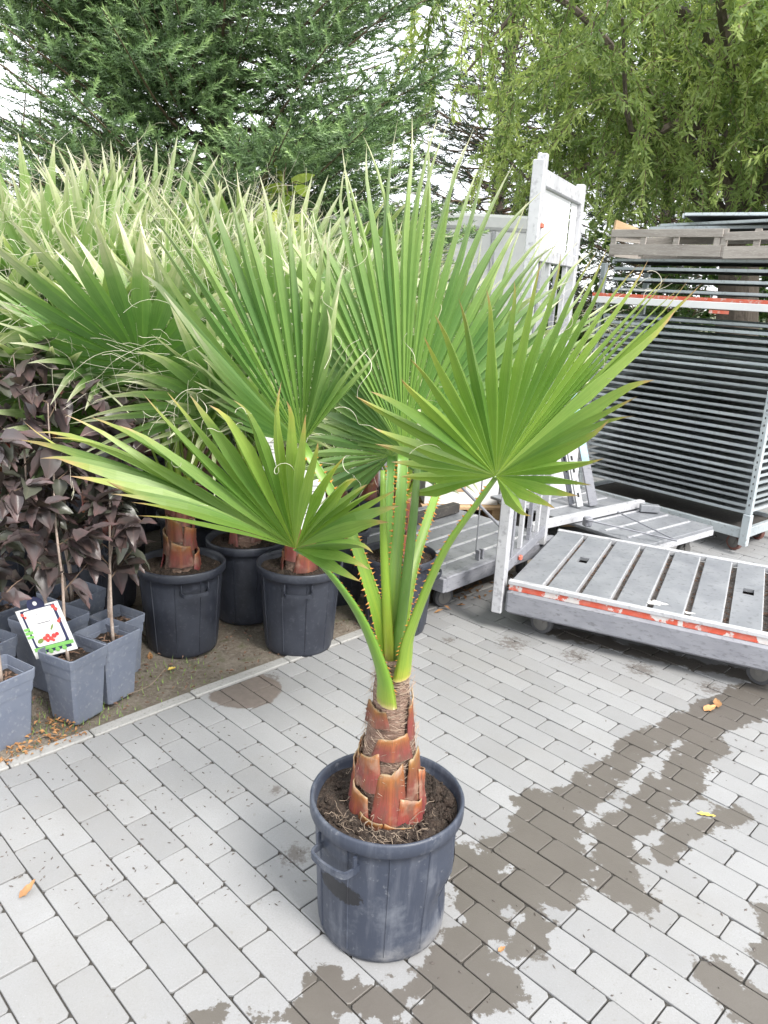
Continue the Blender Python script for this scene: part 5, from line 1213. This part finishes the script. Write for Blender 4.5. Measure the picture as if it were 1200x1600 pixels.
spruce('spruce_tree', 'dark conifer seen in the gap between spruce and willow', 1.7, 14.5, 10.5, 2.5, 8, mat='needle_dark', whorl=.26, nb=12, z0=1.0, nn=20, ln=.09, wd=.009, lat=.2, sub=False, face=False)
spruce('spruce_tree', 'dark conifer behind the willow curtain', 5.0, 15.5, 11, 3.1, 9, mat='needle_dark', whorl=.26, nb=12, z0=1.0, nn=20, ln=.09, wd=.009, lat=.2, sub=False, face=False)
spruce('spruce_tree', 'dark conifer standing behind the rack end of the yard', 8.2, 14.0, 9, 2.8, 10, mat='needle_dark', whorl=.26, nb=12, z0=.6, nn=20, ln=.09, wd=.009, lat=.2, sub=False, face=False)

def leaf_cloud(P, D, L, Wd, Rn, curl=1.0, nseg=3):
    """curled narrow leaves, vectorised: nseg quads each"""
    n = len(P); sd = np.cross(D, np.random.normal(size=(n, 3))); sd /= np.linalg.norm(sd, axis=1, keepdims=True) + 1e-9; nn_ = np.cross(D, sd)
    V = np.zeros((n, (nseg + 1) * 2, 3)); C = np.zeros((n, (nseg + 1) * 2, 3)); p = P.copy(); d = D.copy()
    cv = curl * np.random.uniform(-1, 1, (n, 1)) * 1.1
    for k in range(nseg + 1):
        t = k / nseg; w = Wd * (math.sin(PI * (.12 + .86 * t)) ** .8)
        tw = cv[:, 0] * t * 1.3; s2 = sd * np.cos(tw)[:, None] + nn_ * np.sin(tw)[:, None]
        V[:, 2 * k] = p - s2 * w[:, None]; V[:, 2 * k + 1] = p + s2 * w[:, None]
        C[:, 2 * k:2 * k + 2, 0] = (.25 + .75 * Rn)[:, None]; C[:, 2 * k:2 * k + 2, 2] = Rn[:, None]
        p = p + d * (L / nseg)[:, None]; d = d + nn_ * cv * .45; d /= np.linalg.norm(d, axis=1, keepdims=True)
    m = (nseg + 1) * 2; F = np.array([[2 * k, 2 * k + 1, 2 * k + 3, 2 * k + 2] for k in range(nseg)])
    Fa = (np.arange(n)[:, None, None] * m + F[None]).reshape(-1, 4)
    return V.reshape(-1, 3), Fa, C.reshape(-1, 3)
def willow(x, y, seed):
    random.seed(seed); np.random.seed(seed); t = thing('willow_tree', 'large curly-leaved weeping willow above the tray rack', 'tree', (x, y, -.03)); O = np.array([x, y, 0.0])
    trk = MB().tube([O + [0, 0, -.05], O + [.1, 0, 1.2], O + [-.05, .1, 2.6], O + [.1, 0, 4.2]], [.30, .24, .20, .12], 10).build('trunk', 'bark', t)
    P, D, L, Rn = [], [], [], []; tw = MB(); ends = []
    for k in range(34):
        az = k * 2.4 + R(-.4, .4); u = np.array([math.cos(az), math.sin(az), 0]); z = R(2.2, 4.6); l = R(1.8, 3.9)
        b0 = O + [0, 0, z]; Q = spline([b0, b0 + u * l * .35 + [0, 0, R(.5, 1.2)], b0 + u * l * .75 + [R(-.3, .3), R(-.3, .3), R(.7, 1.8)], b0 + u * l + [R(-.4, .4), R(-.4, .4), R(.4, 1.7)]], 14)
        MB().tube(Q, np.linspace(.07, .012, 14), 6).build('limb', 'bark', t)
        for j in range(7): ends.append((Q[random.randint(3, 13)], random.random()))
    for (e, er) in ends:
        # a clump of hanging corkscrew twigs
        cr = er
        for q in range(random.randint(4, 7)):
            p = e + np.random.normal(size=3) * np.array([.17, .17, .15]); d = nrm((R(-1, 1), R(-1, 1), R(-.2, .8))); n = random.randint(14, 30); pts = []; drop = R(.03, .11)
            for i in range(n):
                pts.append(p.copy()); d = nrm(d + np.array([0, 0, -drop * 2.2]) + np.random.normal(size=3) * .22); p = p + d * .055
                if p[2] < 1.75 + R(0, .4): break
                for _ in range(6):
                    dl = nrm(d * .5 + np.random.normal(size=3) * .75 + np.array([0, 0, -.5])); P.append(p + np.random.normal(size=3) * .015); D.append(dl); L.append(R(.06, .105)); Rn.append(min(1, max(0, .8 * cr + .3 * random.random() - .05)))
            if len(pts) > 3: tw.tube(np.array(pts)[::2], .004, 3, cap=False)
    P, D, L, Rn = np.array(P), np.array(D), np.array(L), np.array(Rn)
    V, F, C = leaf_cloud(P, D, L, L * .12, Rn, 1.6, 3)
    tw.build('twigs', 'twig', t); fast_mesh('crown', V, F, C, 'willow_leaf', t, (x, y, -.03)); print('willow leaves', len(P))
willow(3.9, 9.2, 21)
def leafy(name, lab, x, y, H, rad, z0, nst, nleaf, mat, seed, l=(.04, .07), wr=.3, cat='shrub', stem_r=.012, lean=0):
    random.seed(seed); np.random.seed(seed); t = thing(name, lab, cat, (x, y, -.03)); O = np.array([x, y, 0.0]); P, D, L, Rn = [], [], [], []
    tips = []
    for s_ in range(nst):
        az = R(0, 6.28); r = rad * math.sqrt(R(0, 1)); top = O + np.array([math.cos(az) * r, math.sin(az) * r, H * R(.7, 1.05)]); b = O + np.array([math.cos(az) * r * .25, math.sin(az) * r * .25, -.04])
        Q = spline([b, (b + top) / 2 + np.random.normal(size=3) * .06, top], 9); MB().tube(Q, np.linspace(stem_r, .003, 9), 5).build('stem', 'twig', t)
        tw = MB()
        for j in range(9):
            i = random.randint(2, 8); p = Q[i]; e = p + nrm(np.random.normal(size=3) + [0, 0, .4]) * R(.12, .4) * max(.4, rad); tw.tube([p, (p + e) / 2 + [0, 0, .02], e], [.004, .003, .0015], 3); tips += [(p, e)]
        tag(tw.build('twigs', 'twig', t), kind='stuff')
    for k in range(nleaf):
        a, e = random.choice(tips); p = a + (e - a) * R(.2, 1.05) + np.random.normal(size=3) * .03
        if p[2] < z0: continue
        P.append(p); D.append(nrm(np.random.normal(size=3) + [0, 0, -.2])); L.append(R(*l)); Rn.append(random.random())
    L = np.array(L); V, F, C = leaf_cloud(np.array(P), np.array(D), L, L * wr, np.array(Rn), .6); fast_mesh('crown', V, F, C, mat, t, (x, y, -.03)); return t
leafy('bare_shrub', 'thin bare-twigged sapling with few yellow-green leaves beside the spruce', -3.35, 6.3, 4.4, .75, 1.8, 11, 260, 'lime_leaf', 31, (.03, .06), .32, 'sapling', .010)
leafy('dark_shrub', 'dark leafy shrub at the left edge below the bare sapling', -3.3, 5.9, 2.0, .7, .1, 14, 2600, 'shrub_leaf', 32, (.05, .08), .3)
leafy('dark_shrub', 'dark leafy shrub between spruce foot and white container', -.2, 7.6, 1.9, .8, .1, 14, 2600, 'shrub_leaf', 33, (.05, .08), .3)
leafy('lime_shrub', 'yellow-green broad-leaved plant rising among the stock palms', -1.02, 5.6, 2.35, .32, 1.5, 7, 130, 'lime_leaf', 44, (.12, .2), .2, 'plant', .008)
for i, (x, y, h, lb) in enumerate(((2.2, 11.2, 2.3, 'dense green shrub behind the tall trolley frame'), (3.9, 11.4, 2.2, 'dense green shrub behind the tray rack'), (5.8, 11.2, 2.4, 'dense green shrub behind the far end of the tray rack'), (7.6, 11.0, 2.4, 'dense green shrub right of the rack'), (.4, 12.2, 2.6, 'dense green shrub behind the white container'), (-5.2, 9.5, 2.6, 'dense green shrub beyond the bare sapling'), (-3.6, 10.5, 2.6, 'dense green shrub behind the spruce'))):
    leafy('hedge_shrub', lb, x, y, h, 1.0, 0.0, 16, 4200, 'shrub_leaf', 60 + i, (.06, .11), .3)
